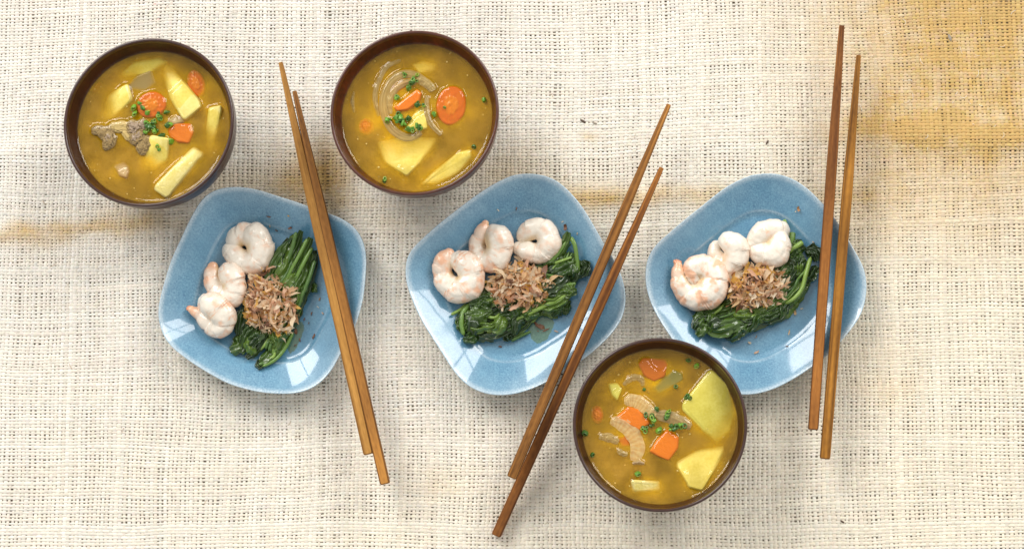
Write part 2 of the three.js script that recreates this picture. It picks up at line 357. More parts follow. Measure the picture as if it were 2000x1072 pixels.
{
  const [px, py] = zoomed[0](395, 600), c = at(px, py, LEVEL), o = group('meat_slice', V(c.x, LEVEL, c.z)), brown = [[0.12, 0.38], [0.075, 0.265], [0.042, 0.165]], fat = [[0.42, 0.62], [0.32, 0.47], [0.18, 0.28]];
  for (const [x, y, a, b2, h, k, fatty] of [[262, 592, 34, 28, 0.0016, 1], [292, 610, 30, 36, 0.0019, 2], [325, 640, 34, 48, 0.0022, 3], [318, 592, 36, 26, 0.0015, 7], [312, 680, 24, 24, 0.0014, 8], [470, 580, 46, 46, 0.0028, 9], [515, 568, 34, 38, 0.0024, 10], [482, 630, 40, 44, 0.0026, 11], [512, 690, 32, 40, 0.0018, 12], [540, 655, 26, 34, 0.0018, 13], [398, 572, 58, 30, 0.0013, 5, 1], [440, 610, 36, 38, 0.0015, 6, 1], [362, 570, 36, 22, 0.0013, 14, 1]]) BOWLS[0].items.push(lump([x, y], 0, a * 1.08, b2 * 1.08, h, k, fatty ? fat : brown, fatty ? 'fat' : 'lean', o, c));
  tag(o, 'grey brown meat slice with pale fat at left of the upper left bowl', 'meat');
}
// onion layers: ribbed, curved strips
function onion(n, zpts, wz, top, label, o = {}) {
  const b = BOWLS[n], pts = zpts.map(([x, y, h = 0]) => at(...zoomed[n](x, y), LEVEL).setY((top + h) * 0.001)), cv = new THREE.CatmullRomCurve3(pts), N = o.steps ?? 40, M = 12;
  const s = pixelSize(...zoomed[n](...zpts[0]), LEVEL) / (n === 2 ? 2.821 : 2.897), pos = [], col = [], idx = [], uv = [], mid = cv.getPoint(0.5);
  for (let i = 0; i <= N; i++) {
    const t = i / N, c = cv.getPoint(t), d = cv.getTangent(t), sx = -d.z, sz = d.x, w = wz * s / 2 * (1 + 0.18 * noise(t * 6, wz, n)) * (0.45 + 0.55 * Math.sin(Math.PI * clamp(t * 1.02 - 0.01)) ** 0.45);
    for (let j = 0; j <= M; j++) {
      const v = j / M * 2 - 1, rib = 0.0002 * Math.cos(v * 16 + 0.8) + 0.0001 * Math.sin(t * 46) + 0.0005 * noise(t * 5, v * 2, n + wz) ;
      const y = c.y + (o.arch ?? (o.rays ? 0.0005 : 0.0007)) * (1 - v * v) + rib;
      pos.push(c.x - mid.x + sx * v * w, y, c.z - mid.z + sz * v * w); uv.push(t, v);
      const f = 0.42 + 0.3 * Math.cos(v * 11 + 1.3) * (o.rays ? 0.3 : 1) + 0.35 * Math.cos(t * 75 + 3 * noise(v * 2, t * 9)) * (o.rays ?? 0.4) + 0.3 * noise(t * 6, v * 2, n);
      const A = o.tint ?? [[0.50, 0.37, 0.18], [0.78, 0.62, 0.40]];
      for (let k = 0; k < 3; k++) col.push(lerp(A[0][k], A[1][k], clamp(f)));
      if (i && j) { const e = i * (M + 1) + j, f2 = e - M - 1; idx.push(f2 - 1, f2, e - 1, f2, e, e - 1); }
    }
  }
  const m = mesh('onion_strip', geometryOf(pos, idx, { color: [col, 3], uv: [uv, 2] }), o.rays ? onionPale : onionMat);
  m.position.set(mid.x, LEVEL, mid.z);
  tag(m, label, 'onion');
  b.items.push(m);
}
// bowl 2, top middle
onion(1, [[640, 395], [600, 335], [520, 300], [430, 330], [378, 420], [380, 530], [430, 620], [510, 662], [590, 635]], 54, -0.2, 'curled onion layer around the herbs in the top middle bowl');
onion(1, [[470, 222, -0.5], [390, 260], [340, 350], [325, 450], [345, 540, -0.8]], 34, -0.6, 'outer thin onion layer at upper left in the top middle bowl');
onion(1, [[560, 355], [500, 350], [440, 390], [408, 460], [412, 530]], 40, 0.3, 'inner onion layer left of the small carrot piece, top middle bowl');
onion(1, [[560, 330], [600, 345], [640, 375], [655, 400]], 56, 0.4, 'broad pale onion end left of the big carrot slice, top middle bowl');
onion(1, [[620, 425], [618, 500], [640, 580], [700, 648]], 34, 0.3, 'narrow onion strip between potato corner and big carrot slice, top middle bowl');
onion(1, [[205, 400, -0.6], [195, 450, -0.2], [205, 520, -0.6]], 24, -0.6, 'thin onion strip under left wall of the top middle bowl');
disc(1, [755, 478], 86, 114, -0.15, 0.8, [0.02, -0.03], 'large round carrot slice right of centre in the top middle bowl');
disc(1, [275, 600], 46, 50, 0.3, -1.3, [0.06, -0.06], 'small sunken carrot slice at left of the top middle bowl');
chunk(1, 'carrot_piece', [[436, 492], [490, 440], [560, 388], [586, 410], [572, 450], [515, 500], [455, 510]], 1.1, [0.05, 0.06], carrotMat, 'slim orange carrot piece inside the onion ring, top middle bowl', 'carrot', { color: orange(1) });
chunk(1, 'carrot_piece', [[425, 375], [470, 345], [520, 335], [530, 365], [480, 395], [440, 400]], -1.0, [0.0, 0.05], carrotMat, 'dull sunken carrot bit under the onion ring, top middle bowl', 'carrot', { color: orange(0.7) });
chunk(1, 'potato_piece', [[507, 610], [545, 530], [600, 470], [612, 520], [612, 602], [560, 618]], 0.8, [0.03, 0.04], potatoMat, 'small potato corner under herbs, middle of the top middle bowl', 'potato');
chunk(1, 'potato_piece', [[345, 690], [480, 655], [665, 672], [590, 780], [505, 872], [390, 800]], -0.75, [0.0, 0.055], potatoMat, 'broad sunken potato slice in lower half of the top middle bowl', 'potato');
chunk(1, 'potato_piece', [[598, 915], [640, 870], [790, 752], [850, 745], [862, 780], [790, 860], [680, 915]], 0.1, [0.0, -0.03], potatoMat, 'long rounded potato piece at lower right of the top middle bowl', 'potato', { bevel: 0.0022 });
chunk(1, 'potato_piece', [[545, 250], [600, 230], [660, 245], [650, 285], [580, 295]], -1.5, [-0.02, 0.02], potatoMat, 'sunken potato bit near the top of the top middle bowl', 'potato');
// bowl 3, bottom
chunk(2, 'carrot_piece', [[442, 200], [470, 168], [590, 170], [607, 200], [585, 265], [530, 292], [480, 265]], 0.4, [0, 0.05], carrotMat, 'dark orange carrot half near the top of the bottom bowl', 'carrot', { color: orange(0.72) });
chunk(2, 'carrot_piece', [[318, 492], [388, 435], [440, 450], [505, 520], [455, 562], [390, 530]], 0.9, [0.02, 0.03], carrotMat, 'orange carrot piece between two onion strips, bottom bowl', 'carrot', { color: orange(1) });
chunk(2, 'carrot_piece', [[508, 682], [548, 620], [600, 558], [668, 605], [655, 665], [612, 728], [560, 705]], 0.9, [0.0, 0.02], carrotMat, 'pointed orange carrot piece below the herbs, bottom bowl', 'carrot', { color: orange(1) });
chunk(2, 'carrot_piece', [[335, 610], [375, 600], [390, 650], [350, 655]], -0.5, [0.05, 0], carrotMat, 'small carrot corner peeping under the curled onion, bottom bowl', 'carrot', { color: orange(0.8) });
disc(2, [215, 478], 36, 52, 0.1, -0.8, [0.02, 0.08], 'small sunken carrot slice at left of the bottom bowl');
chunk(2, 'potato_piece', [[842, 252], [920, 318], [978, 470], [945, 560], [880, 618], [790, 545], [692, 440]], 0.2, [-0.035, -0.03], potatoGreen, 'large greenish potato slice at right of the bottom bowl', 'potato');
chunk(2, 'potato_piece', [[770, 680], [900, 665], [908, 700], [850, 800], [795, 885], [725, 865], [662, 752]], 0.2, [0.0, 0.03], potatoMat, 'broad yellow potato piece at lower right of the bottom bowl', 'potato');
chunk(2, 'potato_piece', [[412, 848], [550, 850], [560, 895], [420, 905]], 0.2, [-0.03, -0.1], potatoPale, 'potato stick near the bottom rim of the bottom bowl', 'potato');
chunk(2, 'celery_piece', [[640, 232], [685, 258], [690, 285], [560, 362], [520, 330]], 0.0, [0.05, -0.03], onionMat, 'ribbed pale green celery piece under the dark carrot, bottom bowl', 'celery', { thick: 0.005, color: (x, z) => { const f = 0.5 + 0.4 * Math.cos((x * 0.8 + z * 0.6) * 2600); return [lerp(0.38, 0.52, f), lerp(0.36, 0.46, f), lerp(0.1, 0.17, f)]; } });
chunk(2, 'celery_piece', [[282, 312], [322, 305], [348, 340], [325, 398], [300, 370]], 0.2, [0.05, 0.03], potatoGreen, 'small pale green corner piece at upper left of the bottom bowl', 'celery', { thick: 0.005 });
onion(2, [[365, 405], [420, 400], [480, 435], [535, 492]], 76, 0.3, 'pale ribbed onion strip above the middle carrot, bottom bowl', { rays: 1, tint: [[0.70, 0.46, 0.31], [0.90, 0.77, 0.62]] });
onion(2, [[290, 510], [355, 530], [415, 590], [440, 660], [420, 735, -0.5]], 86, 0.3, 'wide curled onion strip with ribs at left of the bottom bowl', { rays: 1, tint: [[0.74, 0.45, 0.29], [0.92, 0.77, 0.62]] });
onion(2, [[225, 600, -0.2], [280, 605], [335, 630, -0.4]], 52, -0.2, 'short clear onion piece at far left of the bottom bowl');
onion(2, [[540, 480], [610, 490], [680, 520], [735, 545]], 72, 0.1, 'greyish onion piece under the herbs, middle of the bottom bowl', { tint: [[0.46, 0.36, 0.25], [0.68, 0.55, 0.42]] });
onion(2, [[360, 315, -0.4], [410, 275], [455, 280], [470, 320, -0.5]], 40, -0.5, 'thin clear onion arc left of the celery, bottom bowl');
onion(2, [[330, 670], [350, 690], [385, 700]], 34, 0.1, 'tiny onion scrap left of the curled onion, bottom bowl');
onion(2, [[410, 750], [440, 742], [478, 750]], 30, 0.3, 'tiny glossy onion scrap below the curled onion, bottom bowl', { arch: 0.002 });

// chopped scallion: small hollow rings on top
const ringVariants = [0, 1, 2, 3].map((k) => {
  const R = rng(300 + k), len = 0.0011 + 0.0005 * k, r = 0.00108 + 0.00012 * (k % 3), g = new THREE.LatheGeometry([[r * 0.55, 0], [r * 0.6, len * 0.5], [r * 0.55, len], [r * 0.9, len * 1.02], [r, len * 0.9], [r * 1.03, len * 0.5], [r, len * 0.1], [r * 0.9, -0.00002], [r * 0.55, 0]].map(([x, y]) => new THREE.Vector2(x, y)), 14), p = g.attributes.position, col = [];
  for (let i = 0; i < p.count; i++) {
    const x = p.getX(i), z = p.getZ(i), a = Math.atan2(z, x), inside = Math.hypot(x, z) < r * 0.7;
    p.setX(i, x * (1 + 0.12 * k)); p.setZ(i, z * (1 - 0.1 * k));
    const f = 0.5 + 0.5 * noise(Math.cos(a) * 2, Math.sin(a) * 2, k);
    col.push(...(inside ? [0.30, 0.42, 0.07] : [lerp(0.05, 0.14, f), lerp(0.19, 0.33, f), 0.02]));
  }
  g.translate(0, -len / 2, 0);
  g.setAttribute('color', new THREE.BufferAttribute(new Float32Array(col), 3));
  g.computeVertexNormals();
  return g;
});
const chiveDark = phys({ vertexColors: true, color: lin(0.42, 0.5, 0.5), roughness: 0.4, clearcoat: 0.5, clearcoatRoughness: 0.2 }), chiveBright = phys({ vertexColors: true, color: lin(1.5, 1.3, 1.1), roughness: 0.4, clearcoat: 0.5, clearcoatRoughness: 0.2 });
const herbs = [];
function chives(n, list, label, phrase) {
  const R = rng(500 + n);
  for (const [x, y, m = 1, spread = 0, h = 1.0] of list) for (let i = 0; i < m; i++) {
    const a = R() * 6.28, d = spread * Math.sqrt(R()), [px, py] = zoomed[n](x + Math.cos(a) * d, y + Math.sin(a) * d), c = at(px, py, LEVEL);
    const o = mesh('scallion_ring', ringVariants[Math.floor(R() * 4)], R() < 0.45 ? chiveDark : R() < 0.6 ? chiveMat : chiveBright);
    o.position.set(c.x, LEVEL + 0.001 * (h + (m > 2 ? R() * 1.6 : 0)), c.z);
    o.rotation.set((R() - 0.5) * 2.4, R() * 6.28, (R() - 0.5) * 2.4);
    o.scale.setScalar(0.95 + 0.5 * R());
    tag(o, label, 'scallion', phrase);
  }
}
chives(0, [[500, 440], [515, 465, 2, 8, 1.8], [545, 495, 1, 0, 1.5], [465, 465], [555, 560, 4, 24], [600, 535, 9, 32], [580, 570, 6, 26], [650, 488, 2, 8], [612, 610, 6, 26], [668, 563, 2, 12, 1.6], [665, 655, 3, 18, 0.6], [605, 695, 2, 12, 1.2], [545, 600, 2, 14], [470, 500]], 'small green scallion ring floating among the herbs of the upper left bowl', 'scallion rings in the upper left bowl');
chives(1, [[490, 308, 2, 14], [545, 350, 6, 22], [525, 378, 2, 10], [450, 440, 2, 10], [408, 562, 2, 16], [470, 560, 9, 32], [490, 580, 3, 16], [518, 550, 2, 10], [570, 490, 3, 14, 1.5], [597, 483, 2, 8, 1.6], [650, 540, 3, 16], [575, 610, 4, 18], [530, 622, 3, 14], [720, 495, 1, 0, 1.4], [940, 452, 2, 12, 0.2], [380, 905, 2, 8, 0.3], [885, 715, 1, 0, 0.2], [565, 310, 1]], 'small green scallion ring floating among the herbs of the top middle bowl', 'scallion rings in the top middle bowl');
chives(2, [[490, 485, 2, 8, 1.4], [520, 500, 5, 20, 1.2], [485, 562, 4, 18], [560, 563, 2, 8], [600, 488, 2, 8], [632, 555, 4, 18, 1.4], [658, 550, 3, 12, 1.4], [684, 545, 4, 16, 1.3], [540, 445, 2, 8], [610, 465, 2, 8], [718, 385, 3, 12, 0.4], [475, 340, 1, 0, 0.2], [650, 325, 1, 0, 0.4], [515, 540, 2, 12], [440, 805, 1, 0, 0.2], [150, 580, 1, 0, 0.1], [190, 700, 1, 0, 0.1], [720, 180, 1, 0, 0], [765, 210, 1, 0, 0]], 'small green scallion ring floating among the herbs of the bottom bowl', 'scallion rings in the bottom bowl');

// broth: a clear glossy skin over cloudy sheets that thicken with depth, over the settled bottom
const brothMap = texture(512, 512, (u, v) => { const f = 0.5 + 0.3 * tile(u, v, 3, 60) + 0.3 * tile(u, v, 9, 61) + 0.16 * tile(u, v, 30, 62) + 0.32 * tile(u, v, 70, 63); return [lerp(0.70, 0.96, f), lerp(0.565, 0.81, f), lerp(0.13, 0.35, f)]; }, true);
const skinMat = phys({ color: lin(0.985, 0.95, 0.74), roughness: 0.03, ior: 1.36, transmission: 1, thickness: 0, specularIntensity: 1, side: THREE.DoubleSide });
const cloudMat = phys({ map: rep(brothMap, 14, 14), vertexColors: true, roughness: 1, specularIntensity: 0, transparent: true, opacity: 0.29, side: THREE.DoubleSide });
const oilMat = phys({ color: lin(0.80, 0.62, 0.2), roughness: 0.1, clearcoat: 1, clearcoatRoughness: 0.03, transparent: true, opacity: 0.55 });
const settledMat = phys({ vertexColors: true, map: rep(brothMap, 14, 14), roughness: 1, specularIntensity: 0 });
BOWLS.forEach((b, n) => {
  const G = 220, half = b.R, cell = 2 * half / G, field = new Float32Array(G * G).fill(-1);
  const A = V(), B = V(), C = V();
  for (const m of b.items) {
    m.updateWorldMatrix(true, false);
    const p = m.geometry.attributes.position, ix = m.geometry.index, cnt = ix ? ix.count : p.count;
    for (let t = 0; t < cnt; t += 3) {
      [A, B, C].forEach((v, k) => v.fromBufferAttribute(p, ix ? ix.getX(t + k) : t + k).applyMatrix4(m.matrixWorld));
      const [ax, az, bx, bz, cx, cz] = [A.x - b.at.x, A.z - b.at.z, B.x - b.at.x, B.z - b.at.z, C.x - b.at.x, C.z - b.at.z].map((v) => (v + half) / cell - 0.5);
      const den = (bz - cz) * (ax - cx) + (cx - bx) * (az - cz);
      if (Math.abs(den) < 1e-9) continue;
      for (let j = Math.max(0, Math.ceil(Math.min(az, bz, cz))); j <= Math.min(G - 1, Math.floor(Math.max(az, bz, cz))); j++) for (let i = Math.max(0, Math.ceil(Math.min(ax, bx, cx))); i <= Math.min(G - 1, Math.floor(Math.max(ax, bx, cx))); i++) {
        const u = ((bz - cz) * (i - cx) + (cx - bx) * (j - cz)) / den, v = ((cz - az) * (i - cx) + (ax - cx) * (j - cz)) / den;
        if (u < -1e-6 || v < -1e-6 || u + v > 1.000001) continue;
        const y = u * A.y + v * B.y + (1 - u - v) * C.y, k = j * G + i;
        if (y > field[k]) field[k] = y;
      }
    }
  }
  const blur = (src, r, times) => { let a = src; for (let t = 0; t < times; t++) for (const [sx, sy] of [[1, 0], [0, 1]]) { const o = new Float32Array(G * G); for (let j = 0; j < G; j++) for (let i = 0; i < G; i++) { let s = 0; for (let k = -r; k <= r; k++) s += a[clamp(j + k * sy, 0, G - 1) * G + clamp(i + k * sx, 0, G - 1)]; o[j * G + i] = s / (2 * r + 1); } a = o; } return a; };
  const read = (f, x, z) => { const i = clamp((x + half) / cell - 0.5, 0, G - 1.001), j = clamp((z + half) / cell - 0.5, 0, G - 1.001), i0 = Math.floor(i), j0 = Math.floor(j), u = i - i0, v = j - j0; return lerp(lerp(f[j0 * G + i0], f[j0 * G + i0 + 1], u), lerp(f[(j0 + 1) * G + i0], f[(j0 + 1) * G + i0 + 1], u), v); };
  const above = blur(Float32Array.from(field, (y) => (y > LEVEL + 0.00005 ? 1 : 0)), 2, 2), near = blur(Float32Array.from(field, (y) => (y > LEVEL - 0.0004 ? 1 : 0)), 3, 2);
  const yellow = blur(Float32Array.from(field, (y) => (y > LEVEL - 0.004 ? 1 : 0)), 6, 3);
  // scattered yellow glow round the pieces, tinted into the broth; brown miso clouds between
  const brewGlow = (x, z) => { const k = clamp(1.15 * read(yellow, x, z) + 0.9 * fbm(x * 45, z * 45, n * 5 + 2, 3)), c = 1 + 0.5 * fbm(x * 34 + 0.3 * Math.sin(z * 90), z * 34, n * 7, 4); return [lerp(0.84, 1.3, k) * c, lerp(0.78, 1.24, k) * c, lerp(0.95, 0.12, k) * c]; };
  const deep = blur(Float32Array.from(field, (y) => Math.max(y, LEVEL - 0.0075) - LEVEL), 2, 3);
  const rad = b.R / 0.055 * 0.04985, NR = 110, NA = 240;
  function sheet(height, alpha, reach, tint) {
    const pos = [0, height(0, 0, 0), 0], uv = [0.5, 0.5], col = [1, 1, 1, alpha ? alpha(0, 0) : 1], idx = [];
    for (let i = 1; i <= NR; i++) for (let j = 0; j < NA; j++) {
      const r = reach * Math.pow(i / NR, 0.85), a = j / NA * Math.PI * 2, x = r * Math.cos(a), z = r * Math.sin(a);
      pos.push(x, height(x, z, r), z); uv.push(0.5 + x + b.at.x, 0.5 + z + b.at.z); col.push(...(tint ? tint(x, z) : [1, 1, 1]), alpha ? alpha(x, z) : 1);
      const e = 1 + (i - 1) * NA + j, e2 = 1 + (i - 1) * NA + (j + 1) % NA;
      if (i === 1) idx.push(0, e2, e); else idx.push(e - NA, e2 - NA, e, e2 - NA, e2, e);
    }
    return geometryOf(pos, idx, alpha ? { uv: [uv, 2], color: [col, 4] } : { uv: [uv, 2] });
  }
  const o = group('miso_broth', V(b.at.x, LEVEL, b.at.z));
  const skin = (x, z, r) => 0.0019 * read(above, x, z) + 0.0003 * read(near, x, z) + 0.0016 * Math.exp((r - rad) / 0.0013) + 0.00012 * fbm(x * 60, z * 60, n * 4, 2);
  mesh('liquid_surface', sheet(skin, null, rad), skinMat, o);
  [0.3, 0.9, 1.7, 2.6, 3.6].forEach((d, k) => mesh('cloudy_layer', sheet(() => -d * 0.001, (x, z) => smooth(-0.0002, 0.0022, -0.001 * d - read(deep, x, z)), rad - 0.0004 - 0.0002 * k, brewGlow), cloudMat, o));
  mesh('settled_miso', sheet(() => -0.0052, () => 1, rad - 0.0012, brewGlow), settledMat, o);
  const R = rng(610 + n), beads = [];
  for (let i = 0; i < 46; i++) {
    const a = R() * 6.28, r = rad * (R() < 0.5 ? Math.sqrt(R()) * 0.94 : 0.8 + 0.17 * R()), x = r * Math.cos(a), z = r * Math.sin(a), q = 0.0002 + 0.00055 * R() * R(), e = new THREE.SphereGeometry(1, 10, 6, 0, 6.2832, 0, 1.6);
    if (read(near, x, z) > 0.25) continue;
    e.scale(q, q * 0.35, q * (0.8 + 0.4 * R())); e.translate(x, skin(x, z, r) - 0.00002, z); beads.push(e);
  }
  mesh('oil_bead', mergeGeometries(beads), oilMat, o).userData.kind = 'stuff';
  tag(o, ['cloudy golden miso broth around meat and potato in the upper left bowl', 'cloudy brown miso broth around onion rings in the top middle bowl', 'cloudy golden miso broth around the large potatoes in the bottom bowl'][n], 'broth');
});

// ---------------------------------------------------------------- plates
const P1 = (x, y) => [290 + x / 2.436, 350 + y / 2.436], P2 = (x, y) => [780 + x / 2.33, 330 + y / 2.33], P3 = (x, y) => [1250 + x / 2.28, 320 + y / 2.28];
const PLATES = [
  { z: P1, pts: [[400, 35], [300, 60], [255, 98], [215, 160], [170, 245], [130, 330], [95, 420], [65, 520], [47, 620], [52, 690], [75, 755], [120, 810], [200, 870], [300, 933], [400, 980], [500, 1008], [600, 1021], [690, 1019], [760, 1002], [820, 965], [870, 910], [910, 840], [950, 762], [990, 680], [1017, 590], [1031, 480], [1036, 390], [1028, 320], [1004, 260], [960, 213], [900, 180], [820, 150], [700, 108], [600, 75], [500, 46]], label: 'blue rounded square plate at left, under the upper left bowl' },
  { z: P2, pts: [[590, 22], [520, 30], [440, 65], [350, 120], [250, 195], [150, 275], [80, 340], [40, 390], [27, 450], [32, 510], [55, 590], [95, 680], [150, 770], [200, 850], [250, 925], [310, 985], [370, 1015], [440, 1028], [520, 1025], [590, 1005], [680, 965], [770, 910], [860, 850], [950, 770], [1002, 700], [1027, 630], [1030, 570], [1015, 500], [985, 430], [940, 350], [890, 265], [830, 170], [770, 100], [710, 50], [650, 28]], label: 'blue rounded square plate in the middle of the cloth' },
  { z: P3, pts: [[560, 42], [500, 50], [420, 85], [330, 145], [230, 225], [140, 300], [75, 360], [38, 415], [25, 480], [30, 550], [50, 620], [85, 690], [125, 755], [180, 835], [235, 900], [300, 962], [370, 1008], [440, 1027], [520, 1025], [600, 1000], [680, 960], [770, 905], [850, 840], [905, 780], [955, 720], [992, 660], [1009, 590], [1010, 530], [995, 460], [960, 390], [912, 310], [860, 230], [800, 160], [735, 100], [675, 65], [620, 47]], label: 'blue rounded square plate at right, behind the bottom bowl' },
];
const RIM_H = 0.0185;
const profile = (s) => {
  if (s < 0.625) return 0.0042 + 0.0009 * (s / 0.625) ** 2;
  if (s < 0.69) return lerp(0.0051, 0.0071, Math.pow((s - 0.625) / 0.065, 1.6));
  const t = (s - 0.69) / 0.31;
  return 0.0071 + 0.0114 * (0.82 * t + 0.18 * t * t);
};
const glazeMap = texture(512, 512, (u, v) => { const f = 0.5 + 0.32 * tile(u, v, 40, 80) + 0.4 * tile(u, v, 80, 81) + 0.16 * tile(u, v, 9, 82); return [lerp(0.62, 1.0, f), lerp(0.72, 1.0, f), lerp(0.80, 1.0, f)]; }, true);
const glaze = phys({ vertexColors: true, map: rep(glazeMap, 18, 18), roughness: 0.35, clearcoat: 1, clearcoatRoughness: 0.06, bumpMap: rep(wrinkleMap, 14, 14), bumpScale: 0.00005 });
PLATES.forEach((q, n) => {
  const pts = q.pts.map(([x, y]) => at(...q.z(x, y), RIM_H)), c = new THREE.Box3().setFromPoints(pts).getCenter(V());
  q.at = V(c.x, 0, c.z);
  const NA = 240, table = new Float32Array(NA), cv = new THREE.CatmullRomCurve3(pts.map((p) => V(p.x - c.x, 0, p.z - c.z)), true, 'centripetal').getPoints(1600);
  const sorted = cv.map((p) => [(Math.atan2(p.z, p.x) / (2 * Math.PI) + 1) % 1, Math.hypot(p.x, p.z)]).sort((a, b) => a[0] - b[0]);
  for (let j = 0; j < NA; j++) { let s = 0, w = 0; for (const [a, r] of sorted) { let d = Math.abs(a - j / NA); d = Math.min(d, 1 - d); if (d < 0.012) { const k = 1 - d / 0.012; s += r * k; w += k; } } table[j] = s / w; }
  q.reach = (a) => { const t = ((a / (2 * Math.PI) + 2) % 1) * NA, i = Math.floor(t), u = t - i; return lerp(table[i % NA], table[(i + 1) % NA], u); };
  const rough = (s, a) => 1 + 0.006 * noise(Math.cos(a) * 3, Math.sin(a) * 3, n * 5) * smooth(0.5, 0.9, s);
  q.height = (x, z) => { const dx = x - q.at.x, dz = z - q.at.z, a = Math.atan2(dz, dx); return profile(Math.min(1, Math.hypot(dx, dz) / q.reach(a))); };
  const rows = [];
  for (let i = 0; i <= 70; i++) rows.push([i / 70 * 0.985, profile(i / 70 * 0.985)]);
  const e = profile(0.985);
  rows.push([0.993, e + 0.0003], [0.9985, e + 0.0001], [1.0, e - 0.0006], [0.997, e - 0.0014], [0.985, e - 0.0024], [0.95, e - 0.0042]);
  for (let i = 1; i <= 10; i++) { const s = lerp(0.95, 0.56, i / 10); rows.push([s, lerp(e - 0.0042, 0.0022, smooth(0, 1, i / 10) * 0.4 + 0.6 * i / 10)]); }
  rows.push([0.4, 0.0022], [0, 0.0022]);
  const pos = [], col = [], uv = [], idx = [];
  rows.forEach(([s, h], i) => {
    const top = i <= 73;
    for (let j = 0; j < NA; j++) {
      const a = j / NA * 2 * Math.PI, r = s * q.reach(a) * rough(s, a), x = r * Math.cos(a), z = r * Math.sin(a);
      pos.push(x, h + 0.0012, z); uv.push(x, z);
      // the glaze runs thin over the lip and the edge of the well, and pools thicker elsewhere
      const thin = top ? 0.9 * smooth(0.94, 0.995, s) + 0.3 * smooth(0.76, 0.98, s) * (0.65 + 0.7 * noise(Math.cos(a) * 1.2 + 4, Math.sin(a) * 1.2, n * 2)) + 0.8 * Math.exp(-(((s - 0.69 - 0.012 * noise(Math.cos(a) * 2, Math.sin(a) * 2, n)) / 0.010) ** 2)) * (0.6 + 0.8 * noise(Math.cos(a) * 1.3, Math.sin(a) * 1.3, n)) : 0.5;
      const f = clamp(thin + 0.13 * fbm(x * 60, z * 60, n * 3, 3)), pool = 0.5 + 0.5 * fbm(x * 25, z * 25, n + 7, 3);
      const deepC = [0.10, 0.295, 0.435], midC = [0.25, 0.475, 0.60], pale = [0.70, 0.78, 0.80];
      for (let k = 0; k < 3; k++) col.push(lerp(lerp(deepC[k], midC[k], pool), pale[k], f));
      if (i) { const e1 = i * NA + j, e2 = i * NA + (j + 1) % NA; idx.push(e1 - NA, e2 - NA, e1, e2 - NA, e2, e1); }
    }
  });
  const o = group('square_plate', q.at);
  mesh('dish', geometryOf(pos, idx, { color: [col, 3], uv: [uv, 2] }), glaze, o);
  const fp = [], fi = [], fc = [];
  [[0.55, 0.0036], [0.545, 0.0002], [0.53, 0], [0.51, 0.0002], [0.505, 0.0036]].forEach(([s, h], i) => {
    for (let j = 0; j < NA; j++) {
      const a = j / NA * 2 * Math.PI, r = s * q.reach(a);
      fp.push(r * Math.cos(a), h + 0.0012, r * Math.sin(a)); fc.push(0.5, 0.5, 0.48);
      if (i) { const e1 = i * NA + j, e2 = i * NA + (j + 1) % NA; fi.push(e1 - NA, e2 - NA, e1, e2 - NA, e2, e1); }
    }
  });
  mesh('foot_ring', geometryOf(fp, fi, { color: [fc, 3] }), phys({ vertexColors: true, roughness: 0.8, side: THREE.DoubleSide }), o);
  tag(o, q.label, 'plate');
  q.base = (x, z) => q.height(x, z) + 0.0012;
});

